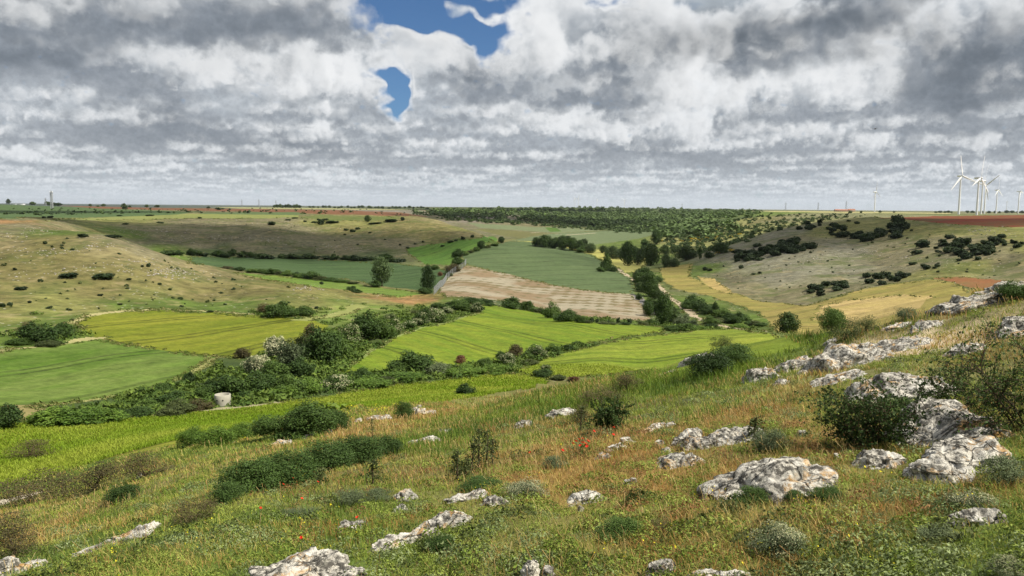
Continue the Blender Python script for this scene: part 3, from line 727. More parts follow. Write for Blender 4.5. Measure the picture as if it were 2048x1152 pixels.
def tube(pts, radii, n=7):
    """tapered tube along points"""
    pts = [Vector(p) for p in pts]; V = []; F = []
    for i, p in enumerate(pts):
        d = (pts[min(i + 1, len(pts) - 1)] - pts[max(i - 1, 0)]).normalized()
        a = d.orthogonal().normalized(); b = d.cross(a)
        for k in range(n):
            t = 2 * math.pi * k / n; V.append(p + (a * math.cos(t) + b * math.sin(t)) * radii[i])
    for i in range(len(pts) - 1):
        for k in range(n):
            F.append((i * n + k, i * n + (k + 1) % n, (i + 1) * n + (k + 1) % n, (i + 1) * n + k))
    return np.array([tuple(v) for v in V]), np.array(F)
def merge(parts):
    V = []; F = []; o = 0
    for v, f in parts: V.append(v); F.append(f + o); o += len(v)
    return np.concatenate(V), np.concatenate(F)
def limbs(seed, base_r, fork, targets, lean=(0, 0)):
    """trunk up to the fork, then a limb to each target point"""
    rg = np.random.RandomState(seed)
    f = Vector((lean[0], lean[1], fork)); parts = []
    pts = [Vector((0, 0, -.03)), Vector((lean[0] * .3, lean[1] * .2, fork * .45)), f]
    parts.append(tube(pts, [base_r * 1.25, base_r, base_r * .8]))
    for t in targets:
        t = Vector(t); m = f.lerp(t, .5) + Vector((rg.uniform(-.03, .03), rg.uniform(-.03, .03), .04))
        parts.append(tube([f - Vector((0, 0, .02)), m, t], [base_r * .6, base_r * .4, base_r * .12], 5))
    return merge(parts)
# ------------------------------------------------------------ vegetation: materials
def mat_leaf(nm, c1, c2, transl=.22, vary=.5):
    m, w = material(nm)
    g = w.new('ShaderNodeNewGeometry'); oi = w.new('ShaderNodeObjectInfo')
    ri = E(w.nt, g.outputs['Random Per Island']); ro = E(w.nt, oi.outputs['Random'])
    c = w.mix((ri * .75 + (ro - .5) * .7 + .1).clamp(), c1, c2)
    c = w.scalec(c, (ri * 7.31)._m('FRACT') * vary + (1 - vary / 2) + (ro - .5) * .25)
    return finish(w, m, c, .65, None, .25, transl=transl)
def mat_bark(nm, c):
    m, w = material(nm); g = w.new('ShaderNodeTexCoord')
    n = w.noise(w.vmul(g.outputs['Object'], (12, 12, 3)), 2.0, 5, .7)
    return finish(w, m, w.scalec(c, n * 1.2 + .4), .9, n, .1, strength=.5, dist=.02)
ML = dict(
 dark=mat_leaf('dark_leaves', (.024, .052, .011), (.065, .115, .024)),
 mid=mat_leaf('green_leaves', (.040, .080, .014), (.095, .155, .032)),
 lime=mat_leaf('bright_leaves', (.065, .13, .016), (.14, .22, .032)),
 grey=mat_leaf('grey_green_leaves', (.07, .10, .045), (.15, .185, .09)),
 brown=mat_leaf('bronze_leaves', (.06, .055, .022), (.125, .10, .045)),
 olive=mat_leaf('olive_leaves', (.045, .065, .018), (.10, .125, .040)),
 red=mat_leaf('reddish_leaves', (.11, .05, .03), (.18, .09, .045)),
 oak=mat_leaf('oak_leaves', (.032, .060, .016), (.070, .11, .030)),
 wood=mat_leaf('wood_leaves', (.040, .075, .020), (.095, .145, .042), vary=.7),
 juniper=mat_leaf('juniper_leaves', (.014, .030, .010), (.040, .065, .022)),
 poplar=mat_leaf('poplar_leaves', (.045, .078, .024), (.095, .14, .050)),
 blossom=mat_leaf('cream_blossom', (.36, .37, .19), (.58, .57, .38), vary=.25),
 broom=mat_leaf('broom_flowers', (.38, .28, .02), (.55, .42, .03), vary=.25))
BARK = mat_bark('bark', (.10, .075, .05))
# ------------------------------------------------------------ vegetation: kinds, each about one wide and one high before scaling
def M_(nm, V, mat): return mesh_from(nm, V, quads(len(V)), mat, smooth=False)
KIND = {}
def kind(key, meshes): KIND[key] = meshes            # list of variants; a variant = {part: mesh}
def shrub_variants(key, colour, n, leaf, nb, nvar=4, blossom=0, rad=.42, ragged=.52, stem=True, seed0=0):
    out = []
    for v in range(nvar):
        sd_ = hash_(key) + v * 17 + seed0; bl = blob_mound(sd_, nb, rad=rad)
        d = {'foliage': M_('foliage', crown(sd_, bl, n, leaf, ragged=ragged), ML[colour])}
        if blossom:
            rg = np.random.RandomState(sd_ + 5); keep = [b for b in bl if rg.rand() < .75]
            keep = [(b[0], b[1], b[2] + .015, b[3] * 1.02, b[4] * 1.02, b[5] * 1.03) for b in keep]
            V = crown(sd_ + 1, keep, blossom, leaf * .62, ragged=ragged, inner=.0, up=.7, asp=.9)
            d['blossom'] = M_('blossom', V, ML['blossom'])
        if stem:
            tg = [(b[0] * .8, b[1] * .8, b[2]) for b in bl[:6]]
            Vs, Fs = limbs(sd_, .022, .12, tg); d['stems'] = mesh_from('stems', Vs, Fs, BARK)
        out.append(d)
    kind(key, out)
def hash_(s): return sum(ord(c) * (i + 3) for i, c in enumerate(s)) % 9973
shrub_variants('dark', 'dark', 5200, .030, 13)
shrub_variants('mid', 'mid', 5200, .030, 13)
shrub_variants('lime', 'lime', 4600, .030, 13)
shrub_variants('grey', 'grey', 4600, .028, 12)
shrub_variants('brown', 'brown', 4200, .026, 11)
shrub_variants('olive', 'olive', 4600, .028, 12)
shrub_variants('red', 'red', 1500, .045, 8, nvar=1)
shrub_variants('flower', 'mid', 4600, .030, 13, blossom=1500)
shrub_variants('whitebush', 'grey', 3600, .030, 12, nvar=2, blossom=4200)
shrub_variants('flowerdark', 'dark', 4600, .030, 13, nvar=3, blossom=1100)
shrub_variants('small', 'juniper', 700, .085, 7, nvar=6, stem=False, ragged=.4)
shrub_variants('smallmid', 'oak', 700, .085, 7, nvar=5, stem=False, ragged=.4)
shrub_variants('smallpop', 'poplar', 700, .085, 7, nvar=3, stem=False, ragged=.4)
def tree_variants(key, colour, n, leaf, shape, nvar, fork=.22, tr=.028):
    out = []
    for v in range(nvar):
        rg = np.random.RandomState(hash_(key) + v * 31); bl = []
        m = {'round': 15, 'tall': 16, 'cone': 15, 'spire': 9}[shape]
        for i in range(m):
            t = (i + .5) / m
            z = fork + (1 - fork) * (t * .86 + .07)
            if shape == 'round': env = math.sin(math.pi * min(1, .18 + t * .86)) ** .6 * .40
            elif shape == 'tall': env = math.sin(math.pi * min(1, .15 + t * .80)) ** .7 * .38
            elif shape == 'cone': env = (1 - t) ** .75 * .42 + .04
            else: env = .16 * math.sin(math.pi * (.12 + .8 * t))
            a = i * 2.4 + rg.uniform(-.5, .5); d = env * rg.uniform(.35, .72)
            r = (env * rg.uniform(.42, .66) + .05)
            bl.append((math.cos(a) * d, math.sin(a) * d, z, r, r, min(r * rg.uniform(.7, 1.0), (1 - z) + .03, z - .02)))
        Vs, Fs = limbs(hash_(key) + v, tr, fork, [(b[0] * .8, b[1] * .8, b[2]) for b in bl[2::2]])
        out.append({'crown': M_('crown', crown(hash_(key) + v, bl, n, leaf, ragged=.42), ML[colour]), 'trunk': mesh_from('trunk', Vs, Fs, BARK)})
    kind(key, out)
tree_variants('poplar', 'poplar', 5200, .026, 'tall', 3)
tree_variants('darktree', 'dark', 5200, .028, 'tall', 4, fork=.10)
tree_variants('oaktree', 'oak', 4200, .030, 'round', 5, fork=.12)
tree_variants('conetree', 'dark', 4200, .028, 'cone', 2, fork=.06)
tree_variants('lighttree', 'poplar', 4200, .030, 'round', 3, fork=.10)
tree_variants('spire', 'dark', 2000, .030, 'spire', 1, fork=.05)
tree_variants('fartree', 'oak', 420, .10, 'round', 4, fork=.15, tr=.03)
KNAME = dict(dark='bush', mid='bush', lime='bramble', grey='bush', brown='bush', olive='bush', red='bush', flower='hawthorn_bush', whitebush='elder_bush', flowerdark='hawthorn_bush',
             small='juniper_shrub', smallmid='shrub', smallpop='shrub', poplar='poplar_tree', darktree='tree', oaktree='oak_tree', conetree='conifer_tree', lighttree='tree', spire='cypress_tree', fartree='tree')
_vc = {}
_pr = random.Random(5)
def tag(o, label=None, cat=None, group=None, kind=None):
    if label: o['label'] = label
    if cat: o['category'] = cat
    if group: o['group'] = group
    if kind: o['kind'] = kind
    return o
def plant(key, u, v, wpx, hpx, label, group=None, rmin=30, pos=None, sink=.04):
    """one plant whose foot stands at pixel (u, v) and which is wpx by hpx pixels large there"""
    p = at(u, v, rmin) if pos is None else pos
    if p[3] > 5000:                       # on the skyline: the last ground one can make out
        th_, _s = px_dir(u, v); rr_ = 2700.0; xx, yy = math.sin(float(th_)) * rr_, math.cos(float(th_)) * rr_; p = np.array([xx, yy, height(xx, yy)[0], rr_])
    k = _vc.get(key, 0); _vc[key] = k + 1
    var = KIND[key][k % len(KIND[key])]
    W_ = wpx * p[3] / FPX * 1.06; H_ = hpx * p[3] / FPX * 1.04
    e = bpy.data.objects.new(KNAME[key], None); COL.objects.link(e)
    e.location = (p[0], p[1], p[2] - H_ * sink); e.rotation_euler = (_pr.uniform(-.06, .06), _pr.uniform(-.06, .06), _pr.uniform(0, 6.28)); e.scale = (W_, W_, H_)
    tag(e, label, 'tree' if ('tree' in key or key in ('poplar', 'spire')) else 'bush', group)
    for nm, me in var.items():
        o = bpy.data.objects.new(nm, me); COL.objects.link(o); o.parent = e
    return e
ORD = ['first', 'second', 'third', 'fourth', 'fifth', 'sixth', 'seventh', 'eighth', 'ninth', 'tenth', 'eleventh', 'twelfth', 'thirteenth', 'fourteenth', 'fifteenth', 'sixteenth',
       'seventeenth', 'eighteenth', 'nineteenth', 'twentieth'] + ['twenty-' + s for s in ('first', 'second', 'third', 'fourth', 'fifth', 'sixth', 'seventh', 'eighth', 'ninth')] + ['thirtieth'] + ['thirty-' + s for s in ('first', 'second', 'third', 'fourth', 'fifth', 'sixth', 'seventh', 'eighth', 'ninth')]
LOOK = dict(dark='dark green bush', mid='leafy green bush', lime='bright green bramble', grey='grey-green bush', brown='bronze-brown bush', olive='olive green bush', red='low reddish bush',
            flower='hawthorn with cream blossom', whitebush='bush covered in white blossom', flowerdark='dark hawthorn flecked with blossom', small='dark shrub', smallmid='green shrub', smallpop='pale green shrub',
            poplar='poplar', darktree='dark tree', oaktree='green tree', conetree='pointed dark tree', lighttree='light green tree', spire='narrow upright tree', fartree='small tree')
def row(txt, where, group, rmin=30, seq=True):
    """a table of plants 'kind u v w h', labelled by their order from the left"""
    L = [l.split() for l in txt.replace(';', '\n').split('\n') if l.strip()]
    L = sorted(L, key=lambda a: float(a[1]))
    cnt = {}; tot = {}
    for l in L: tot[l[0]] = tot.get(l[0], 0) + 1
    for i, l in enumerate(L):
        cnt[l[0]] = cnt.get(l[0], 0) + 1
        lk = LOOK[l[0]]
        if tot[l[0]] == 1: lab = 'only ' + lk + ' ' + where
        else: lab = ORD[cnt[l[0]] - 1] + ' ' + lk + ' from left ' + where
        if len(l) > 5: lab = l[5].replace('_', ' ') + ' ' + lab
        plant(l[0], *map(float, l[1:5]), lab, group, rmin)
# ------------------------------------------------------------ hedgerows, trees and bushes of the valley: kind, u, v of the foot, width, height
row("""whitebush 553 716 48 48; whitebush 514 748 50 48; brown 488 716 34 30; grey 582 735 64 62; dark 640 724 84 82; mid 676 716 54 64; brown 625 690 42 52; flower 700 690 52 52; dark 738 678 66 62; mid 767 676 48 44; flower 787 668 38 36
flower 781 642 24 20; flowerdark 818 658 32 26; flower 841 650 38 30; flower 870 644 38 34; mid 852 634 30 22; flower 896 628 24 20; mid 920 622 44 30; flowerdark 952 624 32 22; dark 940 606 40 14; mid 880 620 40 20; olive 835 630 36 16; dark 905 612 30 14; dark 970 608 34 12; mid 660 690 50 40; olive 605 700 40 36""",
    'in the diagonal hedgerow', 'bushes of the diagonal hedgerow')
row("""dark 381 766 26 24; dark 326 790 38 28; dark 440 786 76 44; mid 471 790 64 48; dark 525 786 76 50; mid 574 786 64 42; lime 615 784 66 34; flower 664 777 56 32; dark 283 832 54 24; olive 352 828 76 30; brown 398 820 54 24; mid 415 795 50 26; dark 350 806 60 24; lime 560 790 60 22; dark 490 800 50 20; mid 300 816 44 18; dark 250 834 34 16; mid 545 760 60 50; dark 600 756 60 46""",
    'in the thick hedge behind the concrete well ring', 'bushes of the hedge by the well ring')
row("""lime 92 850 78 38; lime 150 849 86 40; lime 206 845 76 36; dark 8 856 66 52; mid 240 838 40 22""", 'along the left end of the lower hedge', 'brambles at the left end of the hedge')
row("""dark 826 742 86 48; mid 797 744 54 28; dark 724 759 44 30; flower 675 773 66 28; lime 735 772 94 22; lime 806 760 86 20; grey 867 746 66 32; lime 896 750 54 18; lime 937 748 66 18; lime 990 745 66 17; red 922 726 28 18; lime 935 737 34 13; mid 970 731 30 20; flower 1015 725 36 24; brown 1031 717 44 34; flowerdark 1072 716 44 30; mid 1105 708 36 24; dark 1134 700 26 15; mid 1155 692 24 13; dark 1085 753 44 20; flower 1092 740 22 14; olive 1116 759 34 14; red 1146 762 28 11; dark 1000 716 26 16; mid 1053 719 30 20;olive 770 766 50 16; olive 1060 727 40 10""",
    'in the hedge between the two green fields', 'bushes of the middle hedge')
plant('dark', 933, 790, 46, 26, 'single dark bush standing in the lime green barley strip')
row("""dark 935 606 26 10; dark 958 609 26 10; dark 978 612 24 9; dark 1020 616 46 27; mid 1054 621 30 26; olive 1076 625 26 12; mid 1106 636 38 35; dark 1134 642 48 30; mid 1160 645 24 17; small 1184 645 9 14; small 1194 646 8 13; small 1215 647 9 10; small 1236 647 9 16; small 1260 647 10 14; olive 1284 650 24 12; olive 1205 648 26 7; olive 1225 649 26 7; dark 1250 650 24 7; olive 1175 646 26 7; dark 1092 630 20 14; dark 1120 640 20 16""",
    'below the pale vineyard', 'bushes below the vineyard')
plant('poplar', 764, 573, 46, 58, 'tall rounded poplar standing alone in the shaded wheat field', rmin=200)
plant('dark', 752, 574, 32, 15, 'low dark bush at the foot of the lone poplar', rmin=200)
plant('darktree', 855, 584, 32, 54, 'dark tree at the corner of the shaded wheat field by the fence', rmin=200)
plant('dark', 850, 588, 30, 18, 'round dark bush under the dark tree by the fence', rmin=200)
row("""dark 622 557 38 20; mid 600 555 28 10; dark 663 562 34 9; mid 684 565 30 9; olive 706 568 28 9; dark 478 541 24 9; mid 505 544 32 9; dark 543 548 32 13; mid 574 552 26 13; dark 594 554 22 11; brown 455 538 26 8; small 643 569 9 8; dark 703 582 24 12; dark 716 586 26 8; olive 640 560 28 9; mid 525 546 24 10; olive 560 550 24 9""",
    'between the shaded wheat field and the lime strip', 'bushes of the valley hedge', rmin=200)
row("""dark 916 514 24 22; dark 916 529 24 20; brown 905 544 36 20; darktree 962 498 20 17; mid 952 502 18 10; olive 942 506 14 8; mid 930 511 14 10; darktree 1003 486 16 13; mid 990 492 16 7; olive 976 496 14 7; small 945 475 9 8; small 926 479 11 8; small 901 485 15 6; mid 870 539 16 12; red 880 552 14 10; small 885 493 9 5; small 912 482 9 6; olive 895 552 20 9""",
    'beside the small clover field', 'bushes beside the clover field', rmin=200)
_rs = random.Random(3)
t = []
for i in range(26):
    u = 338 + i * 18.5 + _rs.uniform(-6, 6); v = 509 + (u - 338) * .032 + _rs.uniform(-2, 2)
    t.append('%s %.0f %.1f %.0f %.0f' % (_rs.choice(['small', 'small', 'smallmid', 'dark']), u, v, _rs.uniform(16, 30), _rs.uniform(8, 15)))
t.append('dark 774 517 34 11')
row('\n'.join(t), 'along the foot of the far brown hill', 'bushes at the foot of the far hill', rmin=300)
row("""dark 560 633 58 34; brown 527 628 32 24; mid 605 632 44 22; dark 80 686 66 48; dark 123 672 38 32; brown 60 668 44 24; mid 40 690 40 16; olive 100 692 50 14; small 633 618 9 9; small 3 614 12 10; small 20 611 10 9; small 41 580 20 9; small 137 555 32 12; small 205 557 42 13; small 224 475 28 8; small 167 474 22 8; small 90 488 8 8; small 297 534 8 11;small 285 534 7 5; smallmid 360 599 10 7; small 240 610 9 5; small 200 592 10 6; small 60 606 8 6; small 320 570 8 6; smallmid 340 580 8 5; small 30 540 8 5; small 145 500 8 5; small 258 560 10 6; small 420 625 12 7; small 450 610 8 5""",
    'on the near tan hillside', 'bushes on the near hillside', rmin=90)
row("""small 543 450 18 10; small 642 449 18 14; small 660 447 22 8; small 673 446 10 6; oaktree 735 444 14 14; small 806 441 10 10; small 784 443 32 6; small 692 461 11 7; small 706 464 15 7; small 716 459 11 6; small 750 448 27 5; small 846 485 6 6; small 628 446 12 6; small 650 441 14 6; small 610 444 8 5; small 575 441 14 4; small 590 437 12 4; small 400 437 9 4; small 320 446 14 4; small 250 449 12 4; small 715 490 5 4; small 800 491 6 5; small 830 489 6 5; small 815 497 7 6; small 100 436 10 6; small 88 436 8 4; small 300 432 16 4; small 240 432 12 3; small 740 466 6 4; small 690 470 6 4; small 770 480 5 4""",
    'on the brow of the far hill', 'bushes on the far hill', rmin=280)
row("""fartree 17 408 8 9; fartree 65 410 11 6; fartree 97 411 10 7; fartree 108 412 13 6; fartree 117 412 11 6; fartree 181 413 6 5; fartree 196 414 6 3; fartree 207 413 9 5; smallpop 247 418 12 12; fartree 260 415 6 4; fartree 294 415 8 6; fartree 314 415 10 5; fartree 417 417 7 4; fartree 437 420 12 5; fartree 92 411 6 8""",
    'on the far left plateau', 'trees on the left plateau', rmin=500)
row('\n'.join('fartree %d 411.5 %d %d' % (549 + i * 5.6, 8, 6 + i % 3) for i in range(10)), 'in the small grove on the horizon', 'trees of the horizon grove', rmin=800)
t = []
for i in range(30):
    u = 620 + i * 8.2 + _rs.uniform(-3, 3); t.append('fartree %.0f %.1f %.0f %.1f' % (u, 415.4 + (i / 30) * 1.5 + _rs.uniform(-.4, 1.2), _rs.uniform(5, 10), _rs.uniform(3, 5.5)))
row('\n'.join(t), 'in the thin tree line beyond the plateau fields', 'trees of the thin horizon line', rmin=800)
row('\n'.join('fartree %.0f %.1f %.0f %.1f' % (u, 426 + _rs.uniform(-.5, 1), _rs.uniform(5, 9), _rs.uniform(3, 5)) for u in (1872, 1880, 1890, 1897, 1903, 1935, 1945, 1964, 1978, 1990, 1999, 2013, 2024, 2036, 2044, 1700, 1722, 1760, 1788)),
    'on the right horizon', 'trees on the right horizon', rmin=800)
row("""darktree 1087 494 28 24; darktree 1072 492 20 18; darktree 1105 498 26 20; darktree 1125 499 26 28; darktree 1145 501 24 26; darktree 1160 502 22 22; oaktree 1135 494 22 24; oaktree 1168 500 20 24; lighttree 1181 506 26 21; dark 1164 505 24 13; oaktree 1095 492 22 22; oaktree 1112 493 22 20""",
    'in the copse beyond the grey-green wheat slope', 'trees of the copse', rmin=480)
row("""conetree 1213 541 28 36; dark 1201 543 18 13; dark 1226 543 18 12; lighttree 1224 516 32 26; darktree 1256 532 34 50; oaktree 1301 532 38 48; oaktree 1277 558 26 20; darktree 1314 489 26 30; dark 1291 491 22 15; lighttree 1332 534 24 28; lighttree 1349 534 22 18; oaktree 1371 520 50 30; spire 1400 519 16 28; oaktree 1417 517 22 14; darktree 1441 507 42 22; oaktree 1275 530 26 36; lighttree 1240 518 24 22; oaktree 1330 510 26 20; darktree 1286 520 22 30; oaktree 1206 506 20 16; lighttree 1350 505 22 16; oaktree 1265 508 22 18""",
    'in the tree belt along the stream', 'trees along the stream', rmin=330)
row("""darktree 1289 567 42 32; darktree 1300 592 38 48; oaktree 1281 584 24 22; dark 1317 563 18 14; darktree 1324 650 38 64; dark 1306 650 28 16; oaktree 1344 648 32 38; grey 1363 653 36 32; mid 1371 660 40 18; mid 1421 647 34 16; dark 1422 655 30 10; mid 1300 612 26 20; oaktree 1318 606 22 28; dark 1335 625 26 22; lime 1390 658 40 9; mid 1345 660 40 12; dark 1276 600 16 16; darktree 1278 574 30 30; oaktree 1292 580 30 34; darktree 1308 604 28 36; oaktree 1312 630 32 34; darktree 1296 632 26 30; dark 1352 640 30 20; grey 1384 655 30 18; darktree 1332 642 30 44""",
    'in the clump where the track meets the green field', 'trees and bushes by the track', rmin=110)
row("""dark 1390 615 48 28; dark 1378 618 34 20; dark 1412 627 38 26; conetree 1431 631 22 28; dark 1468 647 40 20; mid 1491 641 28 14; mid 1450 636 28 16; dark 1523 653 24 10; mid 1503 651 28 12; lime 1480 655 40 8; olive 1440 645 36 10; dark 1400 622 40 26; mid 1445 634 36 22; dark 1478 644 34 22; mid 1420 622 34 20; dark 1460 640 30 18; olive 1512 652 30 12; mid 1380 606 26 14""",
    'in the ditch below the golden stubble', 'bushes in the ditch', rmin=150)
plant('darktree', 1575, 668, 48, 42, 'dark bushy tree at the lower edge of the stubble, left of the rocky crest', rmin=90)
# the bushes of the grey slope on the right, clump by clump
def clump(n, line, jit, size, lab, grp, key='small', rmin=200):
    pts = S(line); seg = list(zip(pts[:-1], pts[1:]))
    for i in range(n):
        a, b = seg[_rs.randrange(len(seg))]; f = _rs.random()
        u = a[0] + (b[0] - a[0]) * f + _rs.gauss(0, jit[0]); v = a[1] + (b[1] - a[1]) * f + _rs.gauss(0, jit[1])
        w = _rs.uniform(*size); p = at(u, v, rmin)
        if p[3] > 530: v += 8; p = at(u, v, rmin)
        if p[3] > 530: continue
        plant(key, u, v, w, w * _rs.uniform(.5, .95), lab, grp, rmin, pos=p)
clump(60, "1472,522 1520,510 1565,500 1608,492", (9, 6.5), (13, 25), 'dark juniper in the long clump on the left of the grey hillside', 'junipers of the long left clump')
clump(30, "1655,462 1700,474 1740,478 1780,468 1808,460", (8, 6), (10, 26), 'dark juniper in the upper clump just below the poppy plateau', 'junipers of the upper clump')
clump(12, "1604,458 1642,452", (6, 3), (9, 15), 'dark juniper on the skyline spur left of the upper clump', 'junipers on the skyline spur')
clump(36, "1850,502 1900,488 1930,505 1965,512 1985,498", (12, 9), (9, 26), 'dark juniper in the broad clump on the right of the grey hillside', 'junipers of the broad right clump')
clump(10, "1985,480 2040,492", (10, 5), (8, 14), 'dark juniper scattered right of the broad clump', 'scattered junipers at the right')
clump(15, "1620,585 1650,578 1690,570", (9, 5), (14, 26), 'dark bush in the lower left clump above the stubble field', 'bushes above the stubble')
clump(12, "1730,562 1810,556", (9, 4), (16, 27), 'dark bush in the lower right row above the stubble field', 'bushes of the lower row')
clump(9, "1830,530 1880,538", (9, 3), (9, 15), 'dark juniper in the small patch below the broad clump', 'junipers of the small patch')
clump(22, "1480,520 1560,560 1640,500 1760,500 1840,470 1900,530 1700,545", (40, 18), (4, 7), 'small isolated dark shrub dotted on the bare grey hillside', 'shrubs dotted on the grey hillside')
row("small 1410 541 11 10; small 1420 542 9 8; small 1482 537 11 10; small 1507 549 9 5; small 1520 547 9 5; small 1714 448 11 7; small 1697 443 9 5; small 1823 462 6 5", 'standing apart on the grey hillside', 'lone junipers', rmin=250)
# scrub on the sunny spur and the wood behind: one mass each
def wood(name, label, n, regions, size, mats_, seed, leafn=46, rmin=400, group=None, dens=None):
    rg = np.random.RandomState(seed); protos = []
    for k in range(6):
        bl = blob_mound(seed + k, 6, rad=.5); protos.append(crown(seed + k, bl, leafn, .17 if leafn > 40 else .26, ragged=.4, inner=.2))
    out = [[] for _ in mats_]
    polys = [np.array(S(r)) for r in regions]; area = np.array([abs(sum(p[i][0] * p[(i + 1) % len(p)][1] - p[(i + 1) % len(p)][0] * p[i][1] for i in range(len(p)))) for p in polys])
    wp = [cast0(densify(list(map(tuple, p)), 8))[:, :2] for p in polys]
    cnt = 0; tries = 0
    while cnt < n and tries < n * 40:
        tries += 1
        k = rg.choice(len(polys), p=area / area.sum()); q = polys[k]
        u = rg.uniform(q[:, 0].min(), q[:, 0].max()); v = rg.uniform(q[:, 1].min(), q[:, 1].max())
        if not in_poly(np.array([u]), np.array([v]), q)[0]: continue
        p = at(u, v, rmin)
        if dens is not None and rg.rand() > dens(p[0], p[1]): continue
        x, y = p[0] + rg.normal() * p[3] * .01, p[1] + rg.normal() * p[3] * .02; z = height(x, y)[0]
        s = rg.uniform(*size); a = rg.uniform(0, 6.28); c, s_ = math.cos(a), math.sin(a)
        V = protos[rg.randint(6)] * np.array([s, s, s * rg.uniform(.45, .85)])
        V = V @ np.array([[c, s_, 0], [-s_, c, 0], [0, 0, 1]]) + np.array([x, y, z - s * .05])
        out[rg.choice(len(mats_), p=[m[1] for m in mats_])].append(V); cnt += 1
    first = None
    V = np.concatenate([np.concatenate(o) for o in out if o]); me = mesh_from(name, V, quads(len(V)), None, smooth=False)
    mi = np.concatenate([np.full(sum(len(x) for x in o) // 4, i) for i, o in enumerate(out) if o]).astype('i')
    for m, _ in mats_: me.materials.append(ML[m])
    me.polygons.foreach_set('material_index', mi)
    o = link(name, me); tag(o, label, 'woodland' if 'wood' in name else 'scrub', kind='stuff'); return o
dn = lambda x, y: .25 + .75 * float(vnoise(np.array([x / 60.]), np.array([y / 60.]))[0] > .42)
wood('woodland', 'far-off oak wood covering the low ridge in the middle distance', 2100, ["850,430 900,421 1000,417 1150,416 1300,417 1450,420 1500,424 1480,436 1420,446 1350,452 1300,450 1220,452 1150,446 1080,441 1000,436 940,433 880,432",
     "1130,440 1240,446 1330,450 1330,457 1240,458 1180,453 1120,447", "1330,446 1430,440 1440,470 1400,480 1340,470"], (7, 18), [('wood', .7), ('poplar', .3)], 5, rmin=600, dens=lambda x, y: .12 + .88 * float(vnoise(np.array([x / 110.]), np.array([y / 110.]))[0] > .38))
wood('sparse_scrub', 'scattered oak scrub on the tan slope below the wood', 420, ["1060,445 1130,443 1230,452 1330,460 1300,466 1200,460 1100,455", "880,432 1000,437 1060,445 1040,450 900,440"], (4, 9), [('oak', .7), ('poplar', .3)], 9, rmin=600)
wood('hillside_scrub', 'patchy green scrub over the yellowish spur left of the grey hillside', 760, ["1400,452 1480,438 1560,430 1680,430 1650,442 1590,452 1530,468 1470,488 1420,505 1385,512 1350,500 1340,480"], (1.6, 5.0), [('oak', .45), ('juniper', .15), ('poplar', .4)], 11, rmin=420, dens=dn)
wood('yellow_broom', 'patches of yellow flowering broom on the scrubby spur', 26, ["1400,474 1424,474 1424,482 1400,482", "1358,476 1372,476 1372,482 1358,482", "1432,460 1442,460 1442,464 1432,464", "1450,500 1462,500 1462,506 1450,506"], (2.5, 4.5), [('broom', 1.0)], 12, rmin=420)
wood('dwarf_scrub', 'low dark scrub scattered thinly over both stony hillsides', 260, ["0,480 220,470 420,535 600,565 690,590 600,625 420,620 200,622 0,680", "1400,540 1500,500 1600,470 1800,460 2040,470 2040,560 1860,550 1600,600 1450,565", "250,450 500,445 850,440 950,465 830,505 500,505 350,500"], (.35, 1.2), [('juniper', .5), ('olive', .5)], 13, leafn=30, rmin=110)
wood('plateau_scrub', 'low bushes along the field edges of the far plateau', 260, ["0,420 120,416 700,420 850,430 700,428 300,427 0,432", "420,413 860,417 860,421 420,418", "1480,428 1740,430 1700,436 1500,434"], (1.5, 5), [('juniper', .5), ('oak', .5)], 14, leafn=16, rmin=500)

def rubble(name, label, n, regions, size, seed, rmin):
    rg = np.random.RandomState(seed); Vs = []; Fs = []; o = 0
    _b = bmesh.new(); bmesh.ops.create_icosphere(_b, subdivisions=1, radius=1.0); IV = np.array([v.co[:] for v in _b.verts]); IF = np.array([[v.index for v in f.verts] for f in _b.faces]); _b.free()
    for q, cnt in regions:
        q = S(q); u0, v0 = q[0]; 
        for i in range(cnt):
            a = q[rg.randint(len(q) - 1)] if len(q) > 1 else q[0]; b = q[min(q.index(a) + 1, len(q) - 1)]; f = rg.rand()
            u = a[0] + (b[0] - a[0]) * f + rg.normal() * 16; v = a[1] + (b[1] - a[1]) * f + rg.normal() * 3.4
            p = at(u, v, rmin); s = rg.uniform(*size) * (1 if rg.rand() < .8 else 1.8)
            V = IV * rg.uniform(.7, 1.2, IV.shape) * np.array([s, s * .8, s * .45]) + np.array([p[0], p[1], p[2] + s * .1]); Vs.append(V); Fs.append(IF + o); o += len(IV)
    me = mesh_from(name, np.concatenate(Vs), np.concatenate(Fs), ROCKM, smooth=False); return tag(link(name, me), label, 'stones', kind='stuff')
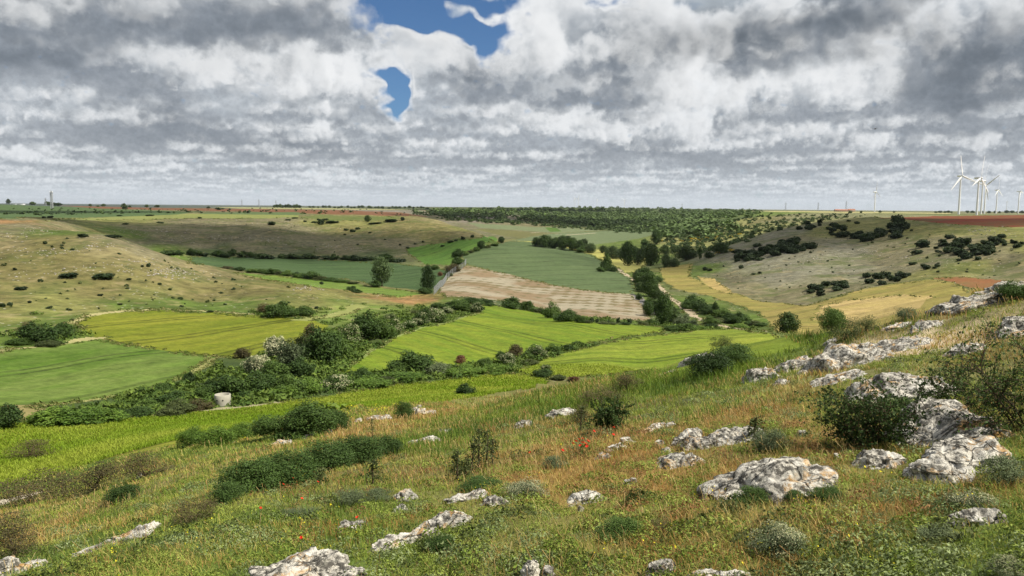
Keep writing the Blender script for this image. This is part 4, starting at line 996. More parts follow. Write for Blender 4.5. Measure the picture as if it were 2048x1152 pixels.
# ------------------------------------------------------------ limestone on the near slope
def mat_rock():
    m, w = material('limestone'); g = w.new('ShaderNodeNewGeometry'); P = g.outputs['Position']
    oi = w.new('ShaderNodeObjectInfo'); P = w.vadd(P, w.vmul(w.vec(E(w.nt, oi.outputs['Random']) * 37.0, 0.0, 0.0), 1.0))
    nz = w.sep(g.outputs['True Normal'])[2]
    wp = w.vadd(P, w.vmul(w.vadd(w.noise(P, 5, 3, color=True), (-.5, -.5, -.5)), .16))
    big = w.noise(P, 2.6, 4, .6); fine = w.noise(P, 22, 6, .72); mid = w.noise(wp, 8, 6, .68)
    c = w.mix(big.ss(.35, .65), (.60, .57, .50), (.40, .38, .34))
    c = w.mix(mid.ss(.50, .62) * .55, c, (.74, .72, .67))
    c = w.mix((fine.ss(.45, .53) * mid.ss(.68, .44) * .95), c, (.07, .066, .058))
    lich = w.noise(w.vadd(wp, (3, 8, 1)), 3.4, 5, .7).ss(.53, .60) * w.noise(w.vadd(P, (13, 8, 1)), 17, 4, .7).ss(.42, .54) * nz.ss(-.1, .45)
    c = w.mix(lich * .6, c, (.52, .29, .075))
    l2 = w.noise(w.vadd(wp, (23, 4, 6)), 6.0, 4, .7).ss(.60, .66)
    c = w.mix(l2 * .5, c, (.20, .20, .17))
    cr = w.voro(w.vmul(wp, (1, 1, 2.2)), 3.2, 'DISTANCE_TO_EDGE').ss(0.0, .022, 1, 0)
    c = w.mix(cr * .55, c, (.06, .055, .045))
    h = mid * 1.2 + fine * .6 + big * 1.0 - cr * .6
    return finish(w, m, c, .92, h, .15, strength=1.0, dist=.035)
ROCKM = mat_rock()
import bmesh
_bm = bmesh.new(); bmesh.ops.create_icosphere(_bm, subdivisions=6, radius=1.0)
ICO = np.array([v.co[:] for v in _bm.verts]); ICOF = np.array([[v.index for v in f.verts] for f in _bm.faces]); _bm.free()
_bm = bmesh.new(); bmesh.ops.create_icosphere(_bm, subdivisions=4, radius=1.0)
ICO4 = np.array([v.co[:] for v in _bm.verts]); ICOF4 = np.array([[v.index for v in f.verts] for f in _bm.faces]); _bm.free()
def n3(P, wl, o=3, seed=0.0):
    x, y, z = P[:, 0], P[:, 1], P[:, 2]
    return (fbm(x + z * .7, y - z * .4, wl, o, seed=seed) + fbm(y + z * .9, z - x * .5, wl, o, seed=seed + 5.5) + fbm(z + 3.1, x + y * .3, wl, o, seed=seed + 9.1)) * .62
def rock_shape(seed, W_, D_, H_, big=True, slab=0):
    rg = np.random.RandomState(seed); P = (ICO if big else ICO4).copy(); P = np.sign(P) * np.abs(P) ** .78; P /= np.abs(P).max()
    for j in range(11):
        n_ = rg.normal(size=3); n_[2] = abs(n_[2]) * .7; n_ /= np.linalg.norm(n_); o = rg.uniform(.58, .86)
        k = P @ n_ - o; P -= np.where(k > 0, k * .9, 0)[:, None] * n_
    top = P[:, 2] - (.48 if slab else .58); P[:, 2] -= np.where(top > 0, top * .8, 0)
    P = P / np.abs(P).max(0)
    P = P * np.array([W_ / 2, D_ / 2, H_])
    s = min(W_, D_)
    N = ICO if big else ICO4
    d = n3(P, s * .6, 3, seed * .37) * .11 * s + n3(P, s * .13, 4, seed * .11 + 4) * .075 * s + np.abs(n3(P, s * .22, 3, seed * .21 + 8)) * -.07 * s
    # ledges of the bedding
    led = np.sin(P[:, 2] / (H_ * .33) * 3.14 + n3(P, s * .8, 2, seed) * 2.5)
    P = P + N * d[:, None] + N * np.array([1, 1, 0]) * (np.sign(led) * np.abs(led) ** .4)[:, None] * .022 * s
    return P
ROCKS = []
def rock(u, v, wpx, hpx, label, yaw=0.0, group='limestone outcrops on the near slope', rmin=1.5, name='limestone_rock', slab=0):
    p = at(u, v, rmin); r = p[3]; al_ = math.atan2(-p[2], r)
    W_ = wpx * r / FPX; Hm = hpx * r / FPX / math.cos(al_) ** 0
    D_ = min(.95 * W_, Hm * .8 / max(math.sin(al_), .12))
    H_ = max((Hm - D_ * math.sin(al_) * .8) / math.cos(al_), .17 * W_ * (.6 if slab else 1), .03) + .03
    seed = int(u * 7 + v * 3) % 9999
    th_ = math.atan2(p[0], p[1]); cx, cy = p[0] + math.sin(th_) * D_ * .42, p[1] + math.cos(th_) * D_ * .42
    cz = height(cx, cy)[0]; zf = height(p[0], p[1])[0]
    P = rock_shape(seed, W_ * 1.22, D_ * 1.3, H_ * 1.02, big=wpx > 34, slab=slab)
    a = -th_ + yaw; c, s = math.cos(a), math.sin(a)
    P = P @ np.array([[c, s, 0], [-s, c, 0], [0, 0, 1]])
    # lean with the ground from left to right
    gx = (height(cx + W_ * .4, cy)[0] - height(cx - W_ * .4, cy)[0]) / (W_ * .8)
    P[:, 2] += P[:, 0] * np.clip(gx, -.5, .5) * .9
    me = mesh_from(name, P, ICOF if wpx > 34 else ICOF4, ROCKM)
    o = link(name, me, loc=(cx, cy, min(cz, (cz + zf) / 2) - H_ * .06)); tag(o, label, 'rock', group)
    ROCKS.append((cx, cy, W_ * .46, D_ * .5, a))
    return o
RK = """1548 1000 228 92 0 large flat-topped pale boulder with orange lichen, beside the thorny shrub's lower left
1766 938 78 40 0 small rounded rock covered with orange lichen, below the thorny shrub
1896 894 215 84 .15 broad lichen-stained slab under the right edge bush
1944 942 180 84 -.2 fissured grey slab lapping the broad lichened slab
1890 966 110 46 0 lowest rock of the fissured group by the right edge
1812 802 172 74 0 wide layered slab with orange patches, above the thorny shrub
1764 818 95 30 0 low orange-flecked rock in front of the wide layered slab
1702 734 135 58 .2 left part of the long pale outcrop on the crest
1784 706 165 44 0 bare right part of the long pale outcrop on the crest
1692 762 110 34 0 low grey rock at the foot of the long pale outcrop
1766 699 38 20 0 round grey stone lying on the long pale outcrop
1525 762 68 42 0 squat rounded boulder at the edge of the tall dark grass
1590 740 66 27 0 pale rock just right of the squat rounded boulder
1606 748 26 9 0 small flat stone below the pale rock pair
1560 770 30 12 0 low stone at the foot of the squat boulder
1400 723 64 27 0 orange-tinged rock above the lime green field
1933 624 108 46 0 large whitish crag on the crest
2010 586 84 20 0 distant pale rocks at the top right of the crest
2026 674 75 48 0 fissured grey-white crag cut by the right edge
1790 659 42 11 0 thin pale ledge left of the bare earth patch
1855 657 54 18 0 flat pale ledge on the bare earth patch
1935 708 62 20 0 low whitish rock in grass below the crest crag
1470 888 100 44 .25 white slab broken across, right half
1412 898 70 42 0 white slab broken across, left half
1372 888 58 32 0 grey rock left of the broken white slab
1318 895 28 17 0 dark-pitted small stone below the ridge stones
1331 907 22 14 0 pale pebble-like stone beside the dark-pitted one
1352 936 84 32 .1 flat white rock below the broken slab
1315 858 32 11 0 thin ledge stone left of the broken slab
1340 853 20 11 0 little white stone on the skyline of the rusty grass
1676 919 18 9 0 tiny pale stone alone in the rusty grass
1605 872 18 7 0 tiny flat stone beside the silvery thistle
1322 1156 56 40 0 pale rock at the bottom edge, right of the middle
1450 1164 130 24 0 long low rock cut by the bottom edge
1968 1050 92 24 0 sunken pale rock below the white-flowered cushion at right
1664 687 26 11 0 small stone in tall grass left of the crest outcrop
1330 750 38 11 0 flat pale stone where the slope meets the lime field
930 1004 98 36 0 dark-speckled low boulder in the middle foreground
808 1005 40 31 0 upright mottled stone left of the dark-speckled boulder
797 1026 42 15 0 pair-like low stone under the upright mottled stone
990 1012 58 19 .2 smooth tan ledge right of the dark-speckled boulder
1170 1008 84 32 0 rounded rock with a rusty top in the centre foreground
1160 1024 18 15 0 small white stone at the foot of the rusty-topped rock
1258 970 30 9 0 flat white stone in dry grass
770 1104 90 30 .35 lower end of the long diagonal ledge
832 1084 110 36 .35 middle of the long diagonal ledge
895 1054 92 32 .35 upper end of the long diagonal ledge
700 1062 72 23 0 grey rock with a poppy beside it
584 1176 192 112 0 big rough grey boulder at the bottom left
672 1170 120 52 .4 inclined slab leaning on the big rough boulder
1062 1166 42 64 0 upright bluish-white stone at the bottom edge
1095 1160 32 32 0 tan stone leaning right of the upright white stone
1050 853 42 20 0 knobbly grey rock among pale mignonette spikes
1128 832 56 19 .2 low grey rocks on the skyline of the grassy ridge
893 864 28 9 0 tiny ledge at the top of the dark grass
845 884 62 15 .2 flat tan ledge left of the dark grass
766 840 48 14 0 row of tan stones left of the round dark bush
826 824 18 15 0 leftmost block of the little stone heap
842 828 26 20 0 largest block of the little stone heap
860 827 28 13 0 rightmost block of the little stone heap
838 815 14 12 0 white block crowning the little stone heap
715 844 18 12 0 lone white stone by the yellow flowers
658 868 20 18 0 pointed pinkish stone right of the leafy bush
1256 887 32 20 .2 top stone of the stepped ridge
1232 902 42 20 .2 second stone down the stepped ridge
1206 917 34 14 .2 lowest stone of the stepped ridge
1296 864 26 9 0 small stone above the stepped ridge
1322 857 40 14 0 whitish rock in a line above the stepped ridge
262 1080 96 38 0 pale knobbly outcrop at the lower left
168 1110 56 18 0 half-buried stone left of the knobbly outcrop
12 1152 54 48 0 grey rock with orange top in the bottom left corner
62 1137 56 20 0 low slab right of the corner rock
280 957 11 20 0 little upright whitish stone in the left grass
571 890 52 23 0 tan rock below the leafy bush
612 877 26 11 0 small stone between the tan rock and the pointed one
463 888 18 7 0 tiny stone at the lower end of the lime bushes"""
for l in RK.split('\n'):
    a = l.split(None, 5)
    rock(*map(float, a[:4]), a[5], yaw=float(a[4]), slab=1 if float(a[3]) < .3 * float(a[2]) else 0)
def off_rocks(x, y, grow=1.0):
    ok = np.ones(x.shape, bool)
    for cx, cy, a, b, t in ROCKS:
        dx, dy = x - cx, y - cy; m = (np.abs(dx) < a * 1.6 + .1) & (np.abs(dy) < a * 1.6 + .1)
        if not m.any(): continue
        c, s = math.cos(-t), math.sin(-t)
        X = dx * c - dy * s; Y = dx * s + dy * c
        ok &= ~(m & ((X / (a * grow)) ** 2 + (Y / (b * grow)) ** 2 < 1))
    return ok
# ------------------------------------------------------------ grass
def mat_attr(nm, transl=.3, vary=.6):
    m, w = material(nm); g = w.new('ShaderNodeNewGeometry'); ri = E(w.nt, g.outputs['Random Per Island'])
    return finish(w, m, w.scalec(w.attr('col').outputs['Color'], ri * vary + (1 - vary / 2)), .7, None, .2, transl=transl)
GRASSM = mat_attr('grass_blades'); HERBM = mat_attr('herb_leaves', .2, .7)
def blades(name, x, y, h, wd, lean, col, label, rg, mat=None, head=0, cat='grass'):
    n_ = len(x); z = height(x, y) - .012
    ya = rg.uniform(0, 6.283, n_); w_ = np.stack([np.cos(ya), np.sin(ya), np.zeros(n_)], -1) * (wd / 2)[:, None]
    la = rg.uniform(0, 6.283, n_); L = np.stack([np.cos(la) * lean * h - .10 * h, np.sin(la) * lean * h, np.zeros(n_)], -1)
    B = np.stack([x, y, z], -1); up = np.array([0, 0, 1.0])
    mid = B + L * .35 + up * (h * .55)[:, None]; tip = B + L + up * (h * (1 - .3 * lean))[:, None]
    if head: V = np.stack([B - w_ * .7, B + w_ * .7, mid - w_ * .5, mid + w_ * .5, tip - w_ * head, tip + w_ * head], 1)
    else: V = np.stack([B - w_, B + w_, mid - w_ * .8, mid + w_ * .8, tip - w_ * .12, tip + w_ * .12], 1)
    V = V.reshape(-1, 3); b = np.arange(n_)[:, None] * 6
    F = np.concatenate([b + np.array([[0, 1, 3, 2]]), b + np.array([[2, 3, 5, 4]])], 1).reshape(-1, 4)
    me = mesh_from(name, V, F, mat or GRASSM, smooth=False)
    a = me.attributes.new('col', 'FLOAT_COLOR', 'POINT'); c = np.repeat(np.concatenate([col, np.ones((n_, 1))], 1), 6, 0)
    a.data.foreach_set('color', c.astype('f').ravel())
    return tag(link(name, me), label, cat, kind='stuff')
def scatter(n_, r0, r1, rg, power=1.0):
    t = rg.uniform(-.62, .62, n_); l = rg.rand(n_) ** power; r = r0 * (r1 / r0) ** l
    return np.sin(t) * r, np.cos(t) * r, r
def pixzone(x, y, zones, soft=1.0):
    u, v = project(x, y, height(x, y)); s = np.zeros(x.shape)
    for zu, zv, a, b in zones: s = np.maximum(s, np.exp(-(((u - zu) / a) ** 2 + ((v - zv) / b) ** 2) * soft))
    return s
G1 = np.array([.17, .245, .030]); G2 = np.array([.37, .37, .085]); G3 = np.array([.085, .15, .026]); DRY = np.array([.45, .34, .13]); RUST = np.array([.38, .185, .06]); STRAW = np.array([.58, .50, .27])
TALL = [(1450, 725, 95, 40), (1300, 765, 80, 28), (1560, 698, 60, 22), (860, 892, 60, 18), (930, 865, 60, 20), (1010, 850, 60, 14), (1180, 795, 110, 26), (700, 1085, 90, 25), (1080, 815, 90, 18), (1400, 755, 90, 20), (1620, 680, 60, 20)]
def mixc(a, b, f): return a * (1 - f)[:, None] + b * f[:, None]
rg = np.random.RandomState(21)
x, y, r = scatter(330000, 2.3, 48, rg, .85)
k = (gid(x, y) == 0) & off_rocks(x, y, 1.0); x, y, r = x[k], y[k], r[k]
pn = fbm(x, y, 1.1, 3, seed=31); pn2 = fbm(x, y, .35, 3, seed=35); tn = gcol(x, y)
dry = np.clip((tn[:, 0] - tn[:, 1]) * 5 + .27 + pn * 1.3, 0, 1)
c = mixc(mixc(np.broadcast_to(G1, (len(x), 3)), np.broadcast_to(G2, (len(x), 3)), rg.rand(len(x))), np.broadcast_to(G3, (len(x), 3)), np.clip(pn2 * 1.6, 0, .8))
rc = mixc(np.broadcast_to(DRY, (len(x), 3)), np.broadcast_to(RUST, (len(x), 3)), np.clip(pn2 * 1.4 + .35 + rg.normal(size=len(x)) * .25, 0, 1))
c = mixc(c, rc, np.where(rg.rand(len(x)) < dry * .75, .9, dry * .15))
h = rg.uniform(.022, .07, len(x)) * (1 + .9 * np.clip(pn, 0, 1)) * np.clip(.7 + r / 26, .7, 1.9)
blades('grass', x, y, h, np.maximum(.0035, r * .00075), rg.uniform(.2, .9, len(x)), c, 'short green and tan turf covering the near rocky slope', rg)
# tall seeding dry grass
x, y, r = scatter(85000, 2.8, 46, rg, .8)
tn = gcol(x, y); pn = fbm(x, y, 1.6, 3, seed=41); dry = np.clip((tn[:, 0] - tn[:, 1]) * 7 + pn * 1.1 + .0, 0, 1)
k = (gid(x, y) == 0) & (tn[:, 0] < .34) & off_rocks(x, y, 1.35) & (rg.rand(len(x)) < dry * (.25 + .75 * np.clip(r / 9, 0, 1))); x, y, r = x[k], y[k], r[k]; n_ = len(x)
f = np.clip(rg.rand(n_) * .8 + fbm(x, y, .9, 2, seed=43) * .8, 0, 1)
c = mixc(mixc(np.broadcast_to(RUST * 1.05, (n_, 3)), np.broadcast_to(DRY * 1.1, (n_, 3)), f), np.broadcast_to(STRAW, (n_, 3)), rg.rand(n_) * .5)
blades('dry_grass', x, y, rg.uniform(.06, .20, n_) * np.clip(.5 + r / 22, .5, 1.5), np.maximum(.0028, r * .0006), rg.uniform(.1, .55, n_), c, 'rust and straw coloured seeding grass in drifts on the near slope', rg, head=.9)
# tall green grass
x, y, r = scatter(420000, 3.2, 46, rg, .8)
zz = np.maximum(pixzone(x, y, TALL), .16 * np.clip(fbm(x, y, 1.3, 3, seed=51) * 2, 0, 1)) * np.clip(.9 + fbm(x, y, 1.0, 2, seed=52), 0, 1.3)
k = (gid(x, y) == 0) & off_rocks(x, y, 1.4) & (rg.rand(len(x)) < zz * .62); x, y, r = x[k], y[k], r[k]; n_ = len(x)
c = mixc(np.broadcast_to(G3 * .95, (n_, 3)), np.broadcast_to(G1 * 1.05, (n_, 3)), np.clip(rg.rand(n_) * .9 + fbm(x, y, 1.4, 2, seed=53) * .6, 0, 1))
blades('tall_grass', x, y, rg.uniform(.08, .26, n_) * np.clip(.5 + r / 34, .5, 1.1), np.maximum(.004, r * .0007), rg.uniform(.1, .6, n_), c, 'long dark green grass along the crest and in tufts between the rocks', rg)
# stems of the near barley, and the bank in front of it
x, y, r = scatter(520000, 36, 100, rg, 1.0)
gi = gid(x, y); isb = np.isin(gi, [i for i, nm in enumerate(names) if nm == 'barley_field'])
bank = (gi == 0) & (pixzone(x, y, [(100, 950, 180, 40), (300, 905, 120, 26), (0, 965, 120, 30)]) > .35)
k = (isb & (rg.rand(len(x)) < .8)) | bank; x, y, r = x[k], y[k], r[k]; n_ = len(x)
f = np.clip(.5 + fbm(x, y, 9, 4, seed=61) * 1.5 + rg.normal(size=n_) * .18, 0, 1)
c = mixc(np.broadcast_to(np.array([.165, .255, .016]), (n_, 3)), np.broadcast_to(np.array([.29, .345, .045]), (n_, 3)), f)
blades('barley_crop', x, y, rg.uniform(.09, .20, n_), r * .0010, rg.uniform(.1, .6, n_), c, 'bright lime green standing barley in the strip below the slope', rg, cat='crop')
# ------------------------------------------------------------ cushions and herbs as ground cover
def dome(n_, rg, leaf, flat=.6, spiky=0):
    d = rg.normal(size=(n_, 3)); d[:, 2] = np.abs(d[:, 2]) * .9 + .08; d /= np.linalg.norm(d, axis=1, keepdims=True)
    lump = 1 + (vnoise(d[:, 0] * 3 + 9, d[:, 1] * 3 + 4) - .5) * .6
    P = d * np.array([1, 1, flat]) * (lump * np.where(rg.rand(n_) < .3, rg.uniform(.5, .95, n_), 1))[:, None]
    N = d + rg.normal(size=(n_, 3)) * .5; N /= np.linalg.norm(N, axis=1, keepdims=True)
    return leaves_at(P, N, leaf, rg, .5)
def herbs(name, label, n_, r0, r1, size, leafn, leaf, c1, c2, rg, zones=None, flat=.55, tip=None, tipf=.0, thr=.0, cat='ground cover'):
    x, y, r = scatter(n_ * 3, r0, r1, rg, .95)
    w = (fbm(x, y, 2.3, 2, seed=n_ * .1) > thr) if zones is None else (rg.rand(len(x)) < pixzone(x, y, zones))
    k = (gid(x, y) == 0) & off_rocks(x, y, 1.0) & w; x, y, r = x[k][:n_], y[k][:n_], r[k][:n_]; z = height(x, y)
    protos = [dome(leafn, rg, leaf, flat) for _ in range(7)]
    Vs, Cs = [], []
    for i in range(len(x)):
        s = rg.uniform(*size) * (1 + r[i] * .03); a = rg.uniform(0, 6.28); c_, s_ = math.cos(a), math.sin(a); p = protos[rg.randint(7)]
        V = p * np.array([s, s, s * rg.uniform(.7, 1.2)]); V = V @ np.array([[c_, s_, 0], [-s_, c_, 0], [0, 0, 1]]); Vs.append(V + np.array([x[i], y[i], z[i] - .1 * s]))
        f = rg.rand(); c = c1 * (1 - f) + c2 * f; cc = np.tile(c, (len(V), 1))
        if tipf > 0:
            m = np.repeat((rg.rand(len(V) // 4) < tipf * rg.uniform(.3, 1.3)) & (V.reshape(-1, 4, 3)[:, 0, 2] > .3 * s * flat), 4); cc[m] = tip
        Cs.append(cc)
    V = np.concatenate(Vs); me = mesh_from(name, V, quads(len(V)), HERBM, smooth=False)
    a = me.attributes.new('col', 'FLOAT_COLOR', 'POINT'); a.data.foreach_set('color', np.concatenate([np.concatenate(Cs), np.ones((len(V), 1))], 1).astype('f').ravel())
    return tag(link(name, me), label, cat, kind='stuff')
A_ = np.array
herbs('ground_cover', 'low leafy green herbs filling the near slope', 1300, 2.5, 40, (.04, .11), 260, .075, A_([.14, .20, .03]), A_([.26, .32, .065]), rg, thr=-.15)
herbs('silvery_herbs', 'silvery grey-green cushions of thyme dotted over the near slope', 560, 2.6, 26, (.05, .12), 260, .07, A_([.15, .20, .075]), A_([.24, .29, .13]), rg, thr=.05, tip=A_([.62, .62, .52]), tipf=.0)
herbs('dark_herbs', 'dark wiry heath tufts between the rocks', 420, 2.8, 34, (.05, .12), 160, .09, A_([.06, .09, .02]), A_([.10, .12, .04]), rg, thr=.05)
herbs('brown_litter', 'withered reddish-brown plants in the dry patches', 420, 2.8, 30, (.05, .10), 150, .08, A_([.22, .10, .04]), A_([.30, .18, .08]), rg, zones=[(1200, 930, 160, 60), (1600, 900, 140, 70), (720, 960, 160, 70), (1330, 1010, 120, 60), (750, 860, 120, 25), (1750, 1000, 150, 60)])
herbs('yellow_flowers', 'sprinkled small yellow flowers in the near grass', 230, 2.8, 14, (.05, .08), 26, .085, A_([.10, .16, .03]), A_([.14, .2, .05]), rg, thr=-.1, flat=1.3, tip=A_([.72, .62, .03]), tipf=.35, cat='flowers')
herbs('yellow_mustard', 'band of yellow flowering weeds beside the barley strip', 260, 24, 48, (.10, .2), 60, .10, A_([.16, .22, .03]), A_([.24, .28, .04]), rg, zones=[(745, 822, 50, 10), (560, 880, 60, 8), (700, 838, 40, 8)], flat=1.0, tip=A_([.62, .56, .03]), tipf=.5, cat='flowers')
# rank growth under the hedges
def rank(name, label, n_, zones, c1, c2, size, rg, r0=40, r1=190):
    x, y, r = scatter(n_ * 60, r0, r1, rg, 1.0)
    k = (gid(x, y) == 0) & (rg.rand(len(x)) < pixzone(x, y, zones)); x, y, r = x[k][:n_], y[k][:n_], r[k][:n_]; z = height(x, y)
    protos = [dome(46, rg, .26, .7) for _ in range(6)]; Vs, Cs = [], []
    for i in range(len(x)):
        s = rg.uniform(*size); V = protos[i % 6] * np.array([s, s, s]) + np.array([x[i], y[i], z[i] - .1 * s]); Vs.append(V)
        f = rg.rand(); Cs.append(np.tile(c1 * (1 - f) + c2 * f, (len(V), 1)))
    V = np.concatenate(Vs); me = mesh_from(name, V, quads(len(V)), HERBM, smooth=False)
    a = me.attributes.new('col', 'FLOAT_COLOR', 'POINT'); a.data.foreach_set('color', np.concatenate([np.concatenate(Cs), np.ones((len(V), 1))], 1).astype('f').ravel())
    return tag(link(name, me), label, 'undergrowth', kind='stuff')
rank('undergrowth', 'rank green weeds and nettles along the hedge bottoms', 2600,
     [(600, 740, 60, 40), (500, 775, 110, 30), (380, 800, 110, 22), (250, 828, 90, 12), (140, 838, 100, 10), (700, 690, 50, 40), (800, 650, 70, 20), (900, 625, 60, 14), (720, 762, 90, 12), (880, 745, 120, 10), (1060, 720, 60, 12), (1000, 742, 60, 6), (1140, 695, 40, 8),
      (1360, 650, 50, 10), (1450, 640, 60, 14), (1400, 615, 40, 16), (90, 672, 60, 14), (570, 628, 60, 8), (1120, 640, 100, 6), (660, 720, 40, 30)], A_([.045, .085, .014]), A_([.12, .175, .03]), (.35, 1.0), rg)
# ------------------------------------------------------------ shrubs, herbs and flowers of the near slope
shrub_variants('nearleaf', 'dark', 11000, .0165, 18, nvar=3, ragged=.6)
shrub_variants('nearmid', 'mid', 13000, .0165, 18, nvar=3, ragged=.6)
shrub_variants('nearlime', 'lime', 9000, .018, 14, nvar=2, ragged=.45)
shrub_variants('santolina', 'grey', 8000, .015, 16, nvar=3, ragged=.65)
shrub_variants('whitethyme', 'grey', 7000, .015, 14, nvar=2, blossom=3600, ragged=.65)
shrub_variants('wiry', 'brown', 5200, .012, 12, nvar=3, ragged=.5)
shrub_variants('feathery', 'olive', 4200, .014, 10, nvar=3, ragged=.6)
for k_ in ('nearleaf', 'nearmid', 'nearlime', 'santolina', 'wiry', 'feathery'): KNAME[k_] = 'shrub'
KNAME['whitethyme'] = 'thyme_cushion'
NEAR = """nearleaf 500 985 120 66 dark leafy bush at the lower left end of the near thicket
nearleaf 580 962 120 62 second bush of the near dark thicket, counted from its lower left end
nearleaf 655 942 118 64 middle bush of the near dark thicket
nearleaf 722 926 104 56 fourth bush of the near dark thicket, counted from its lower left end
nearleaf 776 912 62 46 rounded bush at the upper right end of the near dark thicket
nearleaf 455 1005 70 44 small dark bush trailing below the near dark thicket
nearmid 560 878 110 48 left part of the leafy green bush above the tan rock
nearmid 622 872 124 66 tallest dome of the leafy green bush above the tan rock
nearmid 668 862 70 48 right dome of the leafy green bush by the pointed stone
nearlime 390 890 64 34 leftmost yellow-green shrub on the bank
nearlime 440 890 76 40 middle yellow-green shrub on the bank
nearlime 484 880 56 34 rightmost yellow-green shrub on the bank
nearleaf 808 840 40 38 round dark broom left of the little stone heap
wiry 70 1010 150 70 dark withered shrub above the pale track at the left edge
wiry 190 985 130 56 dark withered shrub in the middle of the left bank
wiry 290 955 110 50 dark withered shrub at the right end of the left bank
wiry 390 1040 90 50 brownish wiry shrub left of the near thicket
nearleaf 245 1000 60 30 small green bush among the withered ones
wiry 60 915 90 28 brown bramble patch in the barley at the left
wiry 30 1110 120 80 large wiry grey-brown shrub at the left edge bottom
santolina 1811 640 52 30 round grey-green cushion shrub on the crest
santolina 2022 970 90 70 blue-grey shrub in front of the right edge rocks
santolina 1540 900 78 52 silvery leafed thistle clump above the large boulder
whitethyme 1556 1108 118 86 white-flowered cushion below the large boulder
whitethyme 1945 1022 88 44 white-flowered cushion right of the dry patch
whitethyme 2025 1156 80 44 white-flowered cushion in the bottom right corner
whitethyme 1050 990 90 36 pale-flowered cushion right of the tan ledge
nearmid 1500 1010 70 34 dark green shrub growing against the large boulder's front
nearmid 1590 1002 50 20 green shrub at the foot of the large boulder
santolina 1110 935 60 30 grey-green cushion below the poppy clump
feathery 1441 700 54 32 thin shrub behind the orange-tinged rock
nearmid 1663 664 56 54 feathery light green bush standing on the crest
feathery 1690 680 70 40 thin olive shrub right of the light green bush
feathery 1732 662 54 34 sparse shrub between the light green bush and the cushion
wiry 1205 808 90 46 dark brambly bush on the grassy skyline
wiry 1255 785 70 42 second brambly bush along the grassy skyline
wiry 1160 845 60 40 brambly stems above the poppies
nearleaf 1420 752 100 52 dense dark broom in the tall grass left of the squat boulder
nearleaf 1470 730 90 40 dark broom behind the squat boulder
santolina 700 1010 70 46 pale grey-green lavender bush left of the upright stone
nearmid 880 1100 70 30 low green herb beside the diagonal ledge
santolina 600 1040 80 30 dull green cushion above the big rough boulder
nearleaf 960 980 90 26 flat dark herb behind the dark-speckled boulder
nearleaf 2030 600 60 34 dark shrub at the right edge below the crest
nearmid 1790 830 90 30 tuft of green against the layered slab
wiry 1325 1060 60 30 small withered tuft in the rusty grass
santolina 1880 1080 80 34 grey-green cushion above the bottom right corner
nearmid 1650 1000 70 30 low green herb right of the large boulder
nearmid 1240 1075 90 36 low spreading herb in the centre bottom
santolina 760 1000 60 30 silvery cushion beside the upright mottled stone"""
for l in NEAR.split('\n'):
    a = l.split(None, 5); plant(a[0], float(a[1]), float(a[2]), float(a[3]), float(a[4]) * (.92 if a[0] in ('santolina', 'whitethyme') else 1.15), a[5], 'shrubs of the near slope', rmin=2.0, sink=.02)
# thorny shrubs with open, visible branches
def thorn(name, label, u, v, wpx, hpx, seed, nst=9, lean=0.0, dens=.30):
    p = at(u, v, 2); r = p[3]; H_ = hpx * r / FPX; W_ = wpx * r / FPX; rg = np.random.RandomState(seed); parts = []; lp = []; ld = []
    def grow(a, d, L, rad, lev):
        pts = [a]; q = a.copy(); dd = d.copy()
        for i in range(5):
            dd = dd + rg.normal(size=3) * .20 + np.array([0, 0, .02]); dd /= np.linalg.norm(dd); q = q + dd * L / 5; pts.append(q.copy())
        parts.append(tube(pts, [rad * (1 - .15 * i) for i in range(6)], 5 if lev < 2 else 3))
        if lev >= 1:
            for i in range(1, 6):
                for _ in range(9 if lev == 2 else 4):
                    f = rg.rand(); lp.append(pts[i - 1] * (1 - f) + pts[i] * f + rg.normal(size=3) * .012 * H_); ld.append(rg.normal(size=3))
        if lev < 2:
            for i in range(1, 6):
                for _ in range((2, 2, 1)[lev]):
                    nd = dd + rg.normal(size=3) * .85; nd[2] *= .8; nd /= np.linalg.norm(nd); grow(pts[i], nd, L * rg.uniform(.38, .6), rad * .5, lev + 1)
    for i in range(nst):
        a = rg.uniform(0, 6.28); o = rg.uniform(.25, 1.0); d = np.array([math.cos(a) * o * W_ / H_ * .62 + lean, math.sin(a) * o * .55, 1.0]); d /= np.linalg.norm(d)
        grow(np.array([rg.normal() * .03 * W_, rg.normal() * .03 * W_, -.02]), d, H_ * rg.uniform(.75, 1.0), .007 * H_ + .002, 0)
    Vt, Ft = merge(parts); lp = np.array(lp); keep = rg.rand(len(lp)) < dens; lp = lp[keep]; ld = np.array(ld)[keep]
    kx = W_ * .5 / np.percentile(np.abs(Vt[:, 0] - lean * .0), 97); kz = H_ / np.percentile(Vt[:, 2], 99); sc = np.array([kx, kx, kz]); Vt = Vt * sc; lp = lp * sc
    e = bpy.data.objects.new(name, None); COL.objects.link(e); e.location = (p[0], p[1], p[2] - .03)
    tag(e, label, 'bush', 'thorny shrubs of the near slope')
    link('branches', mesh_from('branches', Vt, Ft, BARK), e)
    P = np.array(lp); N = np.array(ld); N /= np.linalg.norm(N, axis=1, keepdims=True); V = leaves_at(P, N, .011 * max(1, r / 9), rg, .5)
    link('foliage', mesh_from('foliage', V, quads(len(V)), ML['dark'], smooth=False), e)
    return e
thorn('thorn_bush', 'dark thorny shrub with open branches in front of the wide layered slab', 1735, 896, 172, 138, 4, 8, 0, .2)
thorn('thorn_bush', 'large dark thorny bush rising at the right edge above the lichened slab', 2062, 856, 290, 190, 8, 8, -.15, .13)
thorn('thorn_bush', 'low thorny shoots left of the right edge bush', 1930, 828, 110, 95, 12, 4, -.1, .15)
thorn('thorn_bush', 'thin thorny twigs behind the poppies', 1228, 862, 80, 70, 15, 4, 0, .35)
